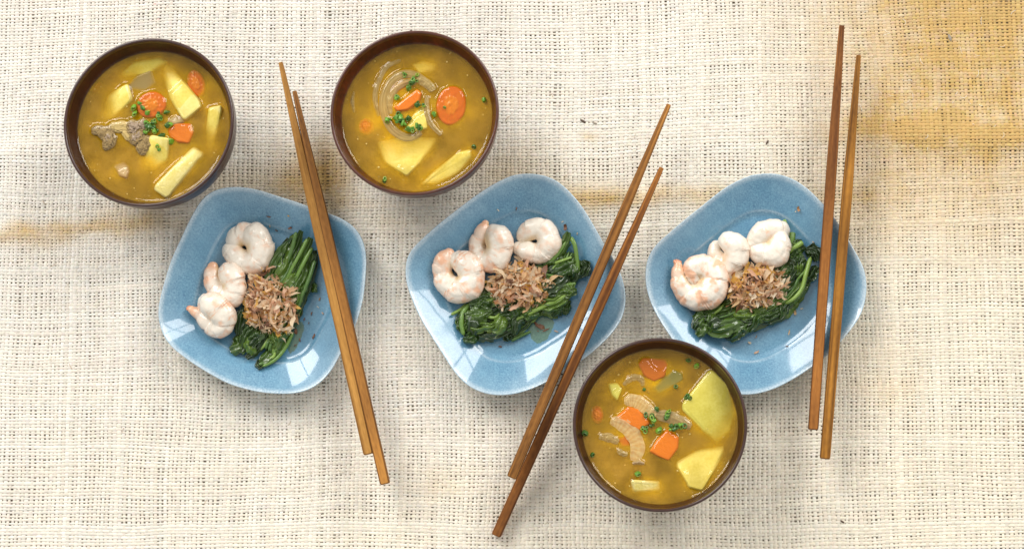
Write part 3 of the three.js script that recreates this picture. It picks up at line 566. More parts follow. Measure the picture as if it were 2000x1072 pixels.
// ---------------------------------------------------------------- shrimps
const F1 = (x, y) => [350 + x / 3.352, 420 + y / 3.352], F2 = (x, y) => [830 + x / 3.827, 410 + y / 3.827], F3 = (x, y) => [1290 + x / 3.827, 410 + y / 3.827];
const FZ = [[F1, 3.352], [F2, 3.827], [F3, 3.827]];
const shrimpMat = phys({ vertexColors: true, roughness: 0.42, clearcoat: 0.8, clearcoatRoughness: 0.14, transmission: 0.06, specularIntensity: 0.8, bumpMap: rep(wrinkleMap, 2, 2), bumpScale: 0.00009 });
function shrimp(n, spine, label, o = {}) {
  const [zf, zs] = FZ[n], q = PLATES[n], lift = o.lift ?? 0, s = pixelSize(...zf(spine[0][0], spine[0][1]), 0.014) / zs;
  const pts = spine.map(([x, y, r, up = 0]) => { const p = at(...zf(x, y), 0.014); const b = q.base(p.x, p.z); p.y = b + r * s * 1.26 * 0.79 + lift + up * 0.001; return p; });
  const root = V(0, 0, 0); pts.forEach((p) => root.add(p)); root.divideScalar(pts.length);
  pts.forEach((p, i) => { const k = i === 0 && o.tail ? 1 : o.tight ?? 0.845; p.x = lerp(root.x, p.x, k); p.z = lerp(root.z, p.z, k); });
  root.y = q.base(root.x, root.z);
  const cv = new THREE.CatmullRomCurve3(pts), N = 72, seed = o.seed, segs = 6.5, list = [];
  const rad = (t) => { const f = t * (spine.length - 1), i = Math.min(spine.length - 2, Math.floor(f)), u = f - i; return lerp(spine[i][2], spine[i + 1][2], u * u * (3 - 2 * u)) * s * 1.33; };
  const center = V(root.x, 0, root.z), box = new THREE.Box3();
  let turning = 0;
  for (let i = 1; i < pts.length - 1; i++) { const a = pts[i].clone().sub(pts[i - 1]), b = pts[i + 1].clone().sub(pts[i]); turning += a.x * b.z - a.z * b.x; }
  for (let i = 0; i <= N; i++) {
    const t = i / N, c = cv.getPoint(t), d = cv.getTangent(t).setY(0).normalize(), r = rad(t) * (0.9 + 0.1 * smooth(0, 0.08, Math.min(t, 1 - t))), sgn = turning > 0 ? 1 : -1;
    list.push({ t, c, r, ox: d.z * sgn, oz: -d.x * sgn });   // ox, oz: towards the back, on the outside of the curl
    box.expandByPoint(c.clone().addScalar(r * 1.25)).expandByPoint(c.clone().addScalar(-r * 1.25));
  }
  const mid = box.getCenter(V()), ext = box.getSize(V()), half = Math.max(ext.x, ext.z) / 2, G = 76, squash = 1.24;
  const nearest = (x, y, z) => { let best = 1e9, e = list[0]; for (const q2 of list) { const dx = x - q2.c.x, dy = (y - q2.c.y) * squash, dz = z - q2.c.z, d = Math.sqrt(dx * dx + dy * dy + dz * dz) - q2.r; if (d < best) { best = d; e = q2; } } return [best, e]; };
  const groove = (t, back, x, z) => { const ph = t * segs + 0.25 * noise(x * 120, z * 120, seed), fr = ph - Math.floor(ph); return [(1 - Math.pow(fr, 1.8)) * smooth(0, 0.16, fr) * smooth(0.25, 0.8, back), fr]; };
  const cells = new MarchingCubes(G, shrimpMat, false, false, 90000);
  cells.isolation = 0;
  for (let kz = 0; kz < G; kz++) for (let ky = 0; ky < G; ky++) for (let kx = 0; kx < G; kx++) {
    const x = mid.x + (kx / (G / 2) - 1) * half, y = mid.y + (ky / (G / 2) - 1) * half, z = mid.z + (kz / (G / 2) - 1) * half;
    if (Math.abs(y - mid.y) > ext.y / 2 || Math.abs(x - mid.x) > ext.x / 2 || Math.abs(z - mid.z) > ext.z / 2) { cells.field[kx + ky * G + kz * G * G] = -9; continue; }
    let [d, e] = nearest(x, y, z);
    if (Math.abs(d) < 0.004) {
      const dx = x - e.c.x, dz = z - e.c.z, back = 0.5 + 0.5 * (dx * e.ox + dz * e.oz) / (Math.hypot(dx, dz, (y - e.c.y) * squash) + 1e-6);
      d -= e.r * (0.11 * groove(e.t, back, x, z)[0] - 0.05) + 0.0014 * fbm(x * 110, y * 95, z * 95 + seed * 3, 2) + 0.00022 * noise(x * 330, y * 330, z * 330);
      d += 0.0004 * (0.6 + noise(x * 200, z * 200, seed)) * Math.exp(-(((back - 0.80) / 0.07) ** 2)) * smooth(0.1, 0.3, e.t);
    }
    cells.field[kx + ky * G + kz * G * G] = -d * 1000;
  }
  cells.update();
  const nV = cells.count, pos = new Float32Array(nV * 3), nor = new Float32Array(nV * 3), col = new Float32Array(nV * 3), uv = new Float32Array(nV * 2);
  for (let i = 0; i < nV; i++) {
    const x = mid.x + cells.positionArray[i * 3] * half, y = mid.y + cells.positionArray[i * 3 + 1] * half, z = mid.z + cells.positionArray[i * 3 + 2] * half, [, e] = nearest(x, y, z), t = e.t;
    pos.set([x - root.x, y - root.y, z - root.z], i * 3);
    nor.set([cells.normalArray[i * 3], cells.normalArray[i * 3 + 1], cells.normalArray[i * 3 + 2]], i * 3);
    uv.set([x * 60, z * 60], i * 2);
    const dx = x - e.c.x, dz = z - e.c.z, back = 0.5 + 0.5 * (dx * e.ox + dz * e.oz) / (Math.hypot(dx, dz, (y - e.c.y) * squash) + 1e-6), fr = groove(t, 1, x, z)[1], qx = x * 1000, qy = y * 1000, qz = z * 1000, P = o.pink ?? 0.35;
    const edge = Math.exp(-(((fr - 0.03) / 0.07) ** 2)), vein = (1 - smooth(0, 0.05, Math.abs(fbm(qx * 0.11, qz * 0.11, qy * 0.11 + seed * 3, 3)))) * smooth(-0.1, 0.3, noise(qx * 0.12, qz * 0.12, seed + 7));
    const blot = smooth(0.02, 0.42, fbm(qx * 0.13, qz * 0.13, seed + 11, 3)), dip = smooth(0.34, 0.05, back) * clamp(0.55 + noise(t * 7, seed, 3));
    const pink = clamp(P * (1.2 * vein + 1.6 * blot + 1.9 * edge * (0.25 + noise(qx * 0.2, qz * 0.2, seed))) + (o.tail ? 0.85 * smooth(0.13, 0, t) + 0.4 * smooth(0.36, 0.08, t) : 0) + 0.5 * P * smooth(0.75, 1, back));
    const g = 1 + 0.05 * noise(qx * 0.5, qz * 0.5, qy * 0.5), w = [0.91, 0.825, 0.70], pk = [0.89, 0.45, 0.25], soy = [0.74, 0.50, 0.22];
    for (let b = 0; b < 3; b++) col[i * 3 + b] = clamp(lerp(lerp(w[b], pk[b], pink * 0.85), soy[b], 0.85 * dip) * g, 0, 0.93);
  }
  const body = new THREE.BufferGeometry();
  for (const [n2, a, w] of [['position', pos, 3], ['normal', nor, 3], ['color', col, 3], ['uv', uv, 2]]) body.setAttribute(n2, new THREE.BufferAttribute(a, w));
  const g = group('shrimp', root);
  mesh('body', body, shrimpMat, g);
  if (o.fan) {   // what is left of the tail fan
    const R = rng(seed * 77 + 5), p0 = pts[0], d = cv.getTangent(0).setY(0).normalize().negate(), list = [];
    for (let i = 0; i < 4; i++) {
      const e = new THREE.SphereGeometry(1, 14, 10), L = spine[0][2] * s * (1.1 + 0.4 * R()) * (o.fan ?? 1), pp = e.attributes.position, cc = [], f = (i - 1.5) * 0.36;
      for (let k = 0; k < pp.count; k++) {
        const x = pp.getX(k), y = pp.getY(k), z = pp.getZ(k), m = 1 + 0.2 * noise(x * 3 + i, y * 3, z * 3);
        pp.setXYZ(k, (x * 0.75 + 0.5) * L * m, y * L * 0.3 * m + 0.0002 * i, z * L * 0.33 * m);
        const h = 0.5 + 0.5 * x; cc.push(lerp(0.84, 0.72, h), lerp(0.52, 0.27, h), lerp(0.36, 0.12, h));
      }
      e.setAttribute('color', new THREE.BufferAttribute(new Float32Array(cc), 3));
      e.rotateY(Math.atan2(-d.z, d.x) + f); e.computeVertexNormals();
      list.push(e);
    }
    const t = mesh('tail_fan', mergeGeometries(list), shrimpMat, g);
    t.position.copy(p0).sub(root);
  }
  tag(g, label, 'shrimp');
}
shrimp(0, [[335, 175, 44], [372, 125, 56], [440, 108, 60], [515, 140, 68, 1], [545, 215, 68, 1.5], [520, 300, 66, 1], [440, 325, 62], [365, 290, 58], [318, 228, 50]], 'tightly curled white shrimp at the top of its row, left plate', { seed: 1, pink: 0.38 });
shrimp(0, [[207, 338, 34], [194, 400, 44], [218, 475, 50], [290, 530, 58, 1], [350, 540, 64, 2], [372, 470, 62, 3.5], [350, 395, 62, 4], [318, 365, 52, 3]], 'curled shrimp with pinkish tail end, middle of the row on the left plate', { seed: 2, pink: 0.62, tail: true, fan: 0 });
shrimp(0, [[78, 618, 22, 3], [125, 650, 36, 2], [185, 712, 46, 2], [252, 755, 48, 2], [305, 720, 58, 3], [300, 645, 66, 5], [238, 588, 66, 6], [175, 572, 52, 5]], 'white shrimp with orange tail tip, lowest of the row on the left plate', { seed: 3, pink: 0.56, tail: true, fan: 1 });
shrimp(1, [[178, 332, 40, 2], [122, 378, 56, 1], [112, 460, 56], [145, 555, 66], [230, 612, 76], [325, 598, 84, 1], [365, 505, 80, 2], [330, 405, 78, 3], [262, 372, 66, 3]], 'large curled pinkish shrimp, leftmost on the middle plate', { seed: 4, pink: 0.69, tail: true, fan: 0 });
shrimp(1, [[448, 100, 25, 2], [412, 165, 46, 1], [372, 245, 50], [392, 335, 56], [460, 395, 66, 1], [530, 390, 76, 2], [572, 310, 80, 3], [562, 215, 80, 3.5], [535, 165, 62, 3]], 'shrimp with raised pink tail, middle of three on the middle plate', { seed: 5, pink: 0.50, tail: true, fan: 0 });
shrimp(1, [[705, 190, 36, 2], [775, 142, 62, 2], [865, 128, 66, 2], [938, 190, 70, 2], [935, 280, 70, 2], [860, 330, 62, 1], [765, 320, 62, 1], [690, 292, 50, 1]], 'closed ring shaped white shrimp, rightmost on the middle plate', { seed: 6, pink: 0.35 });
shrimp(2, [[132, 425, 28, 4], [112, 490, 42, 2], [142, 575, 56, 1], [215, 655, 70], [315, 670, 84, 1], [405, 605, 92, 2], [425, 500, 84, 3], [355, 425, 76, 4], [262, 422, 66, 4], [262, 500, 58, 4]], 'plump curled shrimp with orange tail, leftmost on the right plate', { seed: 7, pink: 1.00, tail: true, fan: 1.15 });
shrimp(2, [[405, 245, 36], [390, 310, 42], [435, 375, 50], [520, 430, 66, 1], [575, 370, 74, 3], [575, 275, 74, 4], [515, 225, 66, 4]], 'small curled white shrimp, middle of three on the right plate', { seed: 8, pink: 0.31 });
shrimp(2, [[955, 160, 30, 2], [890, 140, 60, 3], [800, 155, 72, 4], [725, 200, 70, 3], [700, 275, 54, 2], [770, 345, 74, 3], [860, 340, 82, 4], [895, 250, 72, 5]], 'large folded white shrimp, rightmost on the right plate', { seed: 9, pink: 0.35 });

// ---------------------------------------------------------------- blanched spinach
const leafMats = [[0.028, 0.068, 0.006], [0.05, 0.104, 0.009], [0.09, 0.16, 0.016], [0.017, 0.043, 0.005]].map((c) => phys({ color: lin(...c), roughness: 0.5, specularIntensity: 0.5, clearcoat: 1, clearcoatRoughness: 0.09, bumpMap: rep(wrinkleMap, 2, 1), bumpScale: 0.0003, side: THREE.DoubleSide }));
const stemMats = [[0.13, 0.25, 0.03], [0.24, 0.38, 0.06], [0.07, 0.16, 0.02], [0.34, 0.46, 0.09]].map((c) => phys({ color: lin(...c), roughness: 0.4, clearcoat: 0.6, clearcoatRoughness: 0.18, bumpMap: rep(grainMap, 1, 6), bumpScale: 0.0003 }));
function strand(pts, w, flat, R, kind) {   // a stem (round) or a wilted leaf (flat, folded along its length)
  const cv = new THREE.CatmullRomCurve3(pts), N = kind ? 26 : 34, M = kind ? 8 : 20, hh = kind ? w : Math.min(w, 0.0034), pos = [], uv = [], idx = [], mid = cv.getPoint(0.5), ph = R() * 50, folds = 2 + R() * 3;
  for (let i = 0; i <= N; i++) {
    const t = i / N, c = cv.getPoint(t), d = cv.getTangent(t), side = V(-d.z, 0, d.x).normalize();
    const taper = kind ? lerp(1, 0.75, t) * Math.sqrt(clamp(1 - Math.pow(Math.abs(t * 2 - 1), 14))) + 0.03 : (0.3 + 0.7 * Math.pow(Math.sin(Math.PI * clamp(t, 0.03, 0.97)), 0.55)) * (1 + 0.35 * noise(t * 6, ph));
    for (let j = 0; j <= M; j++) {
      let x, y;
      if (kind) { const a = j / M * 2 * Math.PI, k = w * taper * (1 + 0.1 * Math.cos(a * 3 + ph)); x = Math.cos(a) * k; y = Math.sin(a) * k * 0.85; }
      else { const v = j / M * 2 - 1, b = 1 - v * v; x = v * w * taper * (1 + 0.15 * noise(t * 14, v * 3, ph)); y = hh * (0.5 * b * flat + 0.26 * Math.sin(v * folds * 2 + ph + 2.5 * noise(t * 4, ph)) + 0.34 * noise(t * 4, v * 2.4, ph) + 0.10 * noise(t * 9, v * 4, ph)) * taper; }
      pos.push(c.x - mid.x + side.x * x, c.y - mid.y + y, c.z - mid.z + side.z * x); uv.push(j / M, t);
      if (i && j) { const e = i * (M + 1) + j, f = e - M - 1; idx.push(f - 1, f, e - 1, f, e, e - 1); }
    }
  }
  const g = geometryOf(pos, idx, { uv: [uv, 2] });
  return [g, mid];
}
function spinach(n, left, right, heap, stems, leaves, label) {
  const [zf, zs] = FZ[n], q = PLATES[n], R = rng(900 + n), root = V(0, 0, 0), o = group('spinach_bunch');
  const A = new THREE.CatmullRomCurve3(left.map(([x, y]) => V(x, 0, y))), B = new THREE.CatmullRomCurve3(right.map(([x, y]) => V(x, 0, y)));
  const s = pixelSize(...zf(600, 500), 0.012) / zs, place = (x, y, h) => { const p = at(...zf(x, y), 0.008 + h); p.y = q.base(p.x, p.z) + h; return p; };
  const m0 = A.getPoint(0.5).lerp(B.getPoint(0.5), 0.5), c0 = place(m0.x, m0.z, 0); root.copy(c0); o.position.copy(root);
  const add = (pts, w, flat, kind, mat) => { const [g, mid] = strand(pts, w, flat, R, kind); const m = mesh(kind ? 'stem' : 'leaf', g, mat, o); m.position.copy(mid).sub(root); };
  const hump = (u, t) => heap * 0.001 * Math.sqrt(clamp(1 - (2 * u - 1) ** 2)) * Math.pow(Math.sin(Math.PI * clamp(t, 0.04, 0.96)), 0.4);
  for (let i = 0; i < (n ? 46 : 56); i++) {
    const u = R(), len = 0.22 + 0.3 * R(), t0 = clamp(R() * 1.1 - 0.05) * (1 - len), layer = R(), pts = [], du = (R() - 0.5) * 0.22;
    for (let k = 0; k <= 5; k++) { const t = t0 + len * k / 5, v = clamp(u + du * (k / 5 - 0.5) + 0.06 * (R() - 0.5)), p = A.getPoint(t).lerp(B.getPoint(t), v); pts.push(place(p.x + (R() - 0.5) * 8, p.z + (R() - 0.5) * 8, 0.0014 + hump(v, t) * (0.25 + 0.75 * layer) + (R() - 0.5) * 0.0012)); }
    const isStem = R() < 0.36;
    add(pts, (isStem ? 8 + 6 * R() : (n ? 34 : 22) + (n ? 40 : 24) * R()) * s, 0.8 + R() * 0.5, isStem, isStem ? stemMats[R() < 0.5 ? 2 : R() < 0.75 ? 0 : 1] : leafMats[Math.floor(R() * 4)]);
  }
  for (let i = 0; i < (n ? 30 : 12); i++) {   // loose crumpled leaves across the heap
    const t = 0.06 + 0.88 * R(), u = 0.08 + 0.84 * R(), p = A.getPoint(t).lerp(B.getPoint(t), u), e1 = A.getTangent(t), a = Math.atan2(e1.z, e1.x) + (R() - 0.5) * 1.7, L = 55 + 45 * R(), pts = [];
    for (let k = 0; k <= 4; k++) { const v = (k / 4 - 0.5) * 2 * L, bend = 16 * Math.sin(k * 1.3 + i); pts.push(place(p.x + Math.cos(a) * v - Math.sin(a) * bend, p.z + Math.sin(a) * v + Math.cos(a) * bend, 0.0016 + hump(u, t) * (0.8 + 0.3 * R()) - 0.0026 * (k / 2 - 1) ** 2)); }
    add(pts, (28 + 30 * R()) * s, 1.2, false, leafMats[Math.floor(R() * 3.4)]);
  }
  for (const [pts, w, mat, h = heap * 0.9] of leaves) add(pts.map(([x, y], k) => place(x, y, 0.001 * h + (R() - 0.5) * 0.001)), w * s, 1, false, leafMats[mat]);
  for (const [pts, w, mat, h = heap] of stems) add(pts.map(([x, y], k) => place(x, y, 0.001 * h * (k === 0 || k === pts.length - 1 ? 0.75 : 1) + 0.0006)), w * s, 1, true, stemMats[mat]);
  tag(o, label, 'spinach');
}
spinach(0, [[720, 130], [620, 290], [540, 440], [430, 620], [380, 760], [350, 870]], [[885, 165], [880, 330], [820, 520], [745, 690], [650, 880], [535, 1005]], 9, [
  [[[745, 225], [705, 300], [660, 380]], 11, 0, 9], [[[765, 110], [735, 210], [690, 320], [640, 400]], 15, 2, 9], [[[868, 205], [815, 300], [765, 400], [735, 470]], 15, 0, 9.5], [[[885, 290], [850, 400], [800, 520], [760, 640]], 15, 2, 8], [[[840, 150], [780, 260], [720, 370], [680, 460]], 13, 0, 10],
  [[[500, 790], [470, 845], [440, 905]], 14, 3, 5], [[[545, 790], [520, 830], [505, 860]], 13, 1, 6], [[[470, 690], [430, 745], [385, 805]], 13, 1, 6], [[[600, 770], [597, 850], [617, 915], [570, 955]], 12, 1, 4], [[[690, 770], [645, 850], [600, 910]], 13, 0, 5], [[[740, 760], [680, 880], [620, 950], [545, 995]], 14, 0, 3], [[[705, 830], [610, 930], [520, 985]], 16, 2, 2.5], [[[580, 790], [550, 850], [520, 880]], 13, 1, 6], [[[375, 780], [360, 830], [350, 880]], 13, 2, 2],
], [[[[700, 175], [650, 250], [600, 340], [560, 420]], 34, 1], [[[800, 105], [760, 200], [700, 310], [650, 410]], 34, 0], [[[860, 150], [800, 280], [740, 400], [690, 480]], 32, 1, 8], [[[890, 250], [850, 400], [800, 540], [750, 660]], 30, 3, 6], [[[840, 430], [870, 470], [855, 500]], 34, 1, 3], [[[420, 600], [390, 690], [380, 780]], 38, 3, 7], [[[470, 640], [440, 740], [410, 800]], 36, 0, 6], [[[560, 930], [520, 975], [540, 1010]], 26, 3, 2]], 'dark green blanched spinach, stems lying lengthwise on the left plate');
spinach(1, [[230, 730], [400, 640], [600, 500], [820, 400], [960, 330], [1070, 200]], [[270, 945], [480, 990], [660, 950], [850, 770], [1040, 770], [1195, 450]], 9, [
  [[[640, 830], [760, 775], [900, 710], [1115, 605]], 17, 1, 8], [[[1090, 205], [1120, 260], [1140, 380], [1150, 500]], 17, 0, 6], [[[1010, 560], [1075, 555], [1130, 545]], 14, 0, 6], [[[345, 690], [285, 760], [272, 850], [290, 940]], 20, 0, 6], [[[310, 700], [265, 740], [195, 785]], 15, 1, 3], [[[380, 905], [430, 880], [490, 850]], 17, 1, 6], [[[460, 920], [510, 895], [560, 870]], 15, 3, 5], [[[510, 950], [560, 900], [620, 850]], 16, 1, 5], [[[640, 975], [710, 940], [790, 905]], 14, 2, 2], [[[640, 920], [690, 870], [740, 830]], 11, 1, 4], [[[900, 410], [980, 340], [1060, 230]], 14, 0, 8], [[[960, 640], [1000, 590], [1010, 560]], 14, 0, 6], [[[450, 790], [520, 800], [560, 770]], 12, 1, 8], [[[950, 400], [1040, 370], [1100, 350]], 12, 1, 8],
], [[[[1075, 170], [1040, 250], [960, 340], [880, 400]], 44, 1, 7], [[[1180, 380], [1200, 440], [1150, 500]], 46, 3, 4], [[[950, 480], [1030, 440], [1100, 400]], 60, 0, 8], [[[1000, 650], [1010, 720], [1000, 790]], 40, 3, 3], [[[1050, 660], [1060, 720], [1040, 780]], 36, 0, 2], [[[330, 700], [420, 690], [500, 680]], 60, 0, 8], [[[300, 800], [400, 780], [500, 750]], 60, 1, 8], [[[360, 880], [420, 920], [520, 960]], 56, 3, 4], [[[560, 760], [620, 720], [700, 680]], 60, 3, 8], [[[600, 900], [620, 950], [630, 975]], 44, 3, 3], [[[270, 740], [265, 850], [290, 930]], 36, 1, 3]], 'glossy dark spinach heap with two long pale stems, middle plate');
spinach(2, [[240, 800], [430, 700], [640, 580], [820, 450], [900, 330], [960, 150]], [[260, 850], [480, 950], [700, 880], [900, 770], [1060, 640], [1185, 380]], 9, [
  [[[1130, 345], [1095, 470], [1060, 590], [1000, 660], [930, 700]], 18, 1, 7.5], [[[1070, 235], [1010, 275], [950, 320]], 20, 1, 8], [[[925, 70], [945, 115], [965, 165]], 18, 1, 3], [[[990, 160], [985, 230], [965, 290]], 24, 0, 5], [[[510, 730], [525, 780], [590, 805], [680, 795]], 14, 0, 6], [[[390, 780], [440, 745], [480, 700]], 11, 1, 7], [[[470, 925], [560, 880], [650, 850]], 15, 2, 4], [[[1110, 420], [1060, 480], [1010, 540]], 11, 0, 7], [[[560, 880], [640, 855], [720, 850]], 11, 2, 4], [[[650, 560], [720, 560], [770, 530]], 14, 0, 8],
], [[[[880, 420], [980, 400], [1080, 350]], 66, 0, 7], [[[900, 500], [960, 450], [1050, 440]], 60, 1, 7], [[[1090, 290], [1160, 320], [1180, 380]], 56, 3, 4], [[[1080, 520], [1130, 480], [1180, 420]], 46, 0, 4], [[[250, 820], [340, 780], [430, 740]], 46, 1, 4], [[[300, 840], [400, 830], [500, 790]], 46, 3, 5], [[[470, 930], [580, 900], [720, 850]], 50, 0, 3.5], [[[760, 830], [860, 800], [960, 700]], 50, 3, 5], [[[700, 760], [800, 780], [900, 740]], 50, 0, 7], [[[490, 960], [520, 930], [600, 910]], 36, 0, 2]], 'dark spinach heap with one long curved pale stem, right plate');

// ---------------------------------------------------------------- shaved bonito flakes
const flakeColors = [[0.76, 0.49, 0.24], [0.84, 0.63, 0.41], [0.70, 0.42, 0.22], [0.87, 0.69, 0.46], [0.78, 0.48, 0.31], [0.54, 0.27, 0.11], [0.89, 0.76, 0.56], [0.74, 0.43, 0.09]];
const flakeMats = flakeColors.map((c) => phys({ color: lin(...c), roughness: 0.6, transmission: 0.4, specularIntensity: 0.7, side: THREE.DoubleSide }));
const flakeDark = phys({ color: lin(0.16, 0.07, 0.035), roughness: 0.5, side: THREE.DoubleSide });
const flakeShapes = [...Array(14)].map((_, k) => {
  const R = rng(40 + k), N = 7, M = 3, pos = [], idx = [], uv = [], L = 0.0026 + 0.0026 * R(), W = 0.0005 + 0.0011 * R() * R() + 0.0002, curl = (R() - 0.5) * 3.6, twist = (R() - 0.5) * 3.2, ph = R() * 30;
  for (let i = 0; i <= N; i++) for (let j = 0; j <= M; j++) {
    const t = i / N * 2 - 1, v = (j / M * 2 - 1), w = W * (1 - 0.55 * Math.abs(t) ** 3) * (1 + 0.8 * noise(t * 3.5, v, ph)), tw = twist * t, a = curl * t, x = 0.0011 * noise(v * 2.3, ph, t * 3) * Math.abs(t) + L * (Math.abs(curl) > 0.15 ? Math.sin(a) / curl : t), y = L * (Math.abs(curl) > 0.15 ? (1 - Math.cos(a)) / curl : 0);
    pos.push(x + 0.0003 * noise(t * 3, v * 2, ph), y + Math.sin(tw) * v * w + 0.0005 * noise(t * 3, v, ph + 3), Math.cos(tw) * v * w); uv.push(t, v);
    if (i && j) { const e = i * (M + 1) + j, f = e - M - 1; idx.push(f - 1, f, e - 1, f, e, e - 1); }
  }
  return geometryOf(pos, idx, { uv: [uv, 2] });
});
function flakes(n, c, rx, ry, turn, count, base, heap, label) {
  const [zf] = FZ[n], q = PLATES[n], R = rng(70 + n), p0 = at(...zf(...c), 0.02), root = V(p0.x, q.base(p0.x, p0.z) + base * 0.001, p0.z), o = group('bonito_flakes', root);
  for (let i = 0; i < count; i++) {
    const a = R() * 6.28, d = Math.pow(R(), 0.62), u = Math.cos(a) * d, v = Math.sin(a) * d, jag = 1 + 0.25 * noise(Math.cos(a) * 2, Math.sin(a) * 2, n + 3), x = c[0] + jag * (u * rx * Math.cos(turn) - v * ry * Math.sin(turn)), y = c[1] + jag * (u * rx * Math.sin(turn) + v * ry * Math.cos(turn));
    const h = heap * 0.001 * (1 - d * d) * (0.35 + 0.65 * R()) + 0.0008 + 0.0012 * R(), p = at(...zf(x, y), q.base(root.x, root.z) + base * 0.001 + h);
    const m = mesh('flake', flakeShapes[Math.floor(R() * 14)], R() < 0.05 ? flakeDark : flakeMats[Math.floor(R() * 8)], o);
    m.position.set(p.x - root.x, h - 0.003 * smooth(0.6, 1.1, d), p.z - root.z);
    m.rotation.set((R() - 0.5) * 1.9, R() * 6.28, (R() - 0.5) * 1.5, 'YXZ');
    m.scale.setScalar(0.72 + 0.7 * R() + (R() < 0.12 ? 0.7 : 0));
  }
  tag(o, label, 'bonito flakes');
}
flakes(0, [585, 580], 175, 225, -0.3, 290, 10, 6.5, 'heap of tan bonito shavings on the spinach of the left plate');
flakes(1, [705, 570], 245, 172, -0.12, 290, 10, 6.5, 'heap of pinkish tan bonito shavings on the spinach of the middle plate');
flakes(2, [720, 580], 232, 172, -0.1, 290, 10, 6.5, 'heap of tan bonito shavings on the spinach of the right plate');
// single scraps that fell on the plates
function scraps(n, list, label, phrase) {
  const [zf] = FZ[n], q = PLATES[n], R = rng(700 + n);
  for (const [x, y, dark = 0, k = 1] of list) {
    const p = at(...zf(x, y), 0.008), m = mesh('flake_scrap', flakeShapes[Math.floor(R() * 14)], dark ? flakeDark : flakeMats[Math.floor(R() * 8)]);
    m.position.set(p.x, q.base(p.x, p.z) + 0.0009, p.z); m.rotation.set((R() - 0.5) * 0.5, R() * 6.28, (R() - 0.5) * 0.3, 'YXZ'); m.scale.setScalar(k * 0.62);
    tag(m, label, 'flake', phrase);
  }
}
scraps(0, [[590, 18, 1, 0.6], [592, 75, 0, 0.5], [632, 100, 1, 0.6], [728, 90, 1, 1.1], [725, 18, 0, 0.6], [915, 548, 0, 0.8], [860, 645, 1, 0.9], [875, 795, 1, 1.2], [845, 705, 1, 0.8], [760, 760, 1, 1.1], [785, 815, 1, 0.9], [755, 850, 1, 0.7], [815, 680, 1, 0.7], [905, 600, 0, 0.5], [935, 640, 0, 0.5]], 'small flake scrap lying loose on the bare blue of the left plate', 'loose flake scraps on the left plate');
scraps(1, [[550, 8, 0, 0.6], [685, -5, 1, 0.8], [1050, 135, 1, 1.6], [1030, 95, 0, 0.6], [560, 1018, 1, 1.1], [980, 905, 0, 0.6], [830, 850, 1, 1.4], [870, 870, 1, 1.5], [905, 895, 1, 1.0], [845, 905, 1, 0.8], [1140, 190, 0, 0.5]], 'small flake scrap lying loose on the bare blue of the middle plate', 'loose flake scraps on the middle plate');
scraps(2, [[1030, 5, 0, 1.3], [1010, 20, 0, 0.8], [810, 845, 0, 1.3], [1010, 765, 0, 1.2], [1060, 735, 0, 0.9], [965, 915, 0, 0.8], [720, 945, 0, 0.7], [670, 990, 0, 0.7], [725, 1060, 0, 1.2], [950, 1018, 1, 0.6], [1145, 245, 0, 0.5], [600, 800, 0, 1.4], [740, 780, 0, 0.9]], 'small flake scrap lying loose on the bare blue of the right plate', 'loose flake scraps on the right plate');

// sauce that ran out of the spinach
function puddle(n, zpts, color, label) {
  const [zf] = FZ[n], q = PLATES[n], pts = zpts.map(([x, y]) => at(...zf(x, y), 0.006)), c = pts.reduce((s, p) => s.add(p), V(0, 0, 0)).divideScalar(pts.length), cv = new THREE.CatmullRomCurve3(pts, true), NA = 90, NR = 12, pos = [0, 0, 0], idx = [], y0 = q.base(c.x, c.z);
  pos[1] = 0.0006;
  for (let i = 1; i <= NR; i++) for (let j = 0; j < NA; j++) {
    const p = cv.getPoint(j / NA), t = i / NR, an = j / NA * 2 * Math.PI, w = 1 + 0.16 * noise(Math.cos(an) * 2.2, Math.sin(an) * 2.2, n + 3) + 0.07 * noise(Math.cos(an) * 7, Math.sin(an) * 7, n), x = lerp(c.x, p.x, t * w), z = lerp(c.z, p.z, t * w);
    pos.push(x - c.x, q.base(x, z) - y0 + 0.0006 * Math.sqrt(1.02 - t * t) , z - c.z);
    const e = 1 + (i - 1) * NA + j, e2 = 1 + (i - 1) * NA + (j + 1) % NA;
    if (i === 1) idx.push(0, e2, e); else idx.push(e - NA, e2 - NA, e, e2 - NA, e2, e);
  }
  const m = mesh('sauce_puddle', geometryOf(pos, idx), phys({ color: lin(...color), roughness: 0.04, transmission: 1, thickness: 0, ior: 1.36 }));
  m.position.set(c.x, y0, c.z);
  tag(m, label, 'sauce');
}
puddle(0, [[720, 700], [790, 690], [815, 760], [770, 860], [740, 900], [690, 870], [680, 780]], [0.93, 0.84, 0.64], 'thin brown sauce puddle right of the flakes on the left plate');
puddle(1, [[720, 830], [830, 770], [940, 760], [965, 830], [930, 940], [860, 1000], [800, 960], [760, 890]], [0.93, 0.87, 0.66], 'thin olive sauce puddle below the spinach on the middle plate');
puddle(2, [[930, 740], [990, 720], [1020, 750], [980, 780], [930, 780]], [0.96, 0.88, 0.62], 'small olive sauce puddle under the curved stem on the right plate');

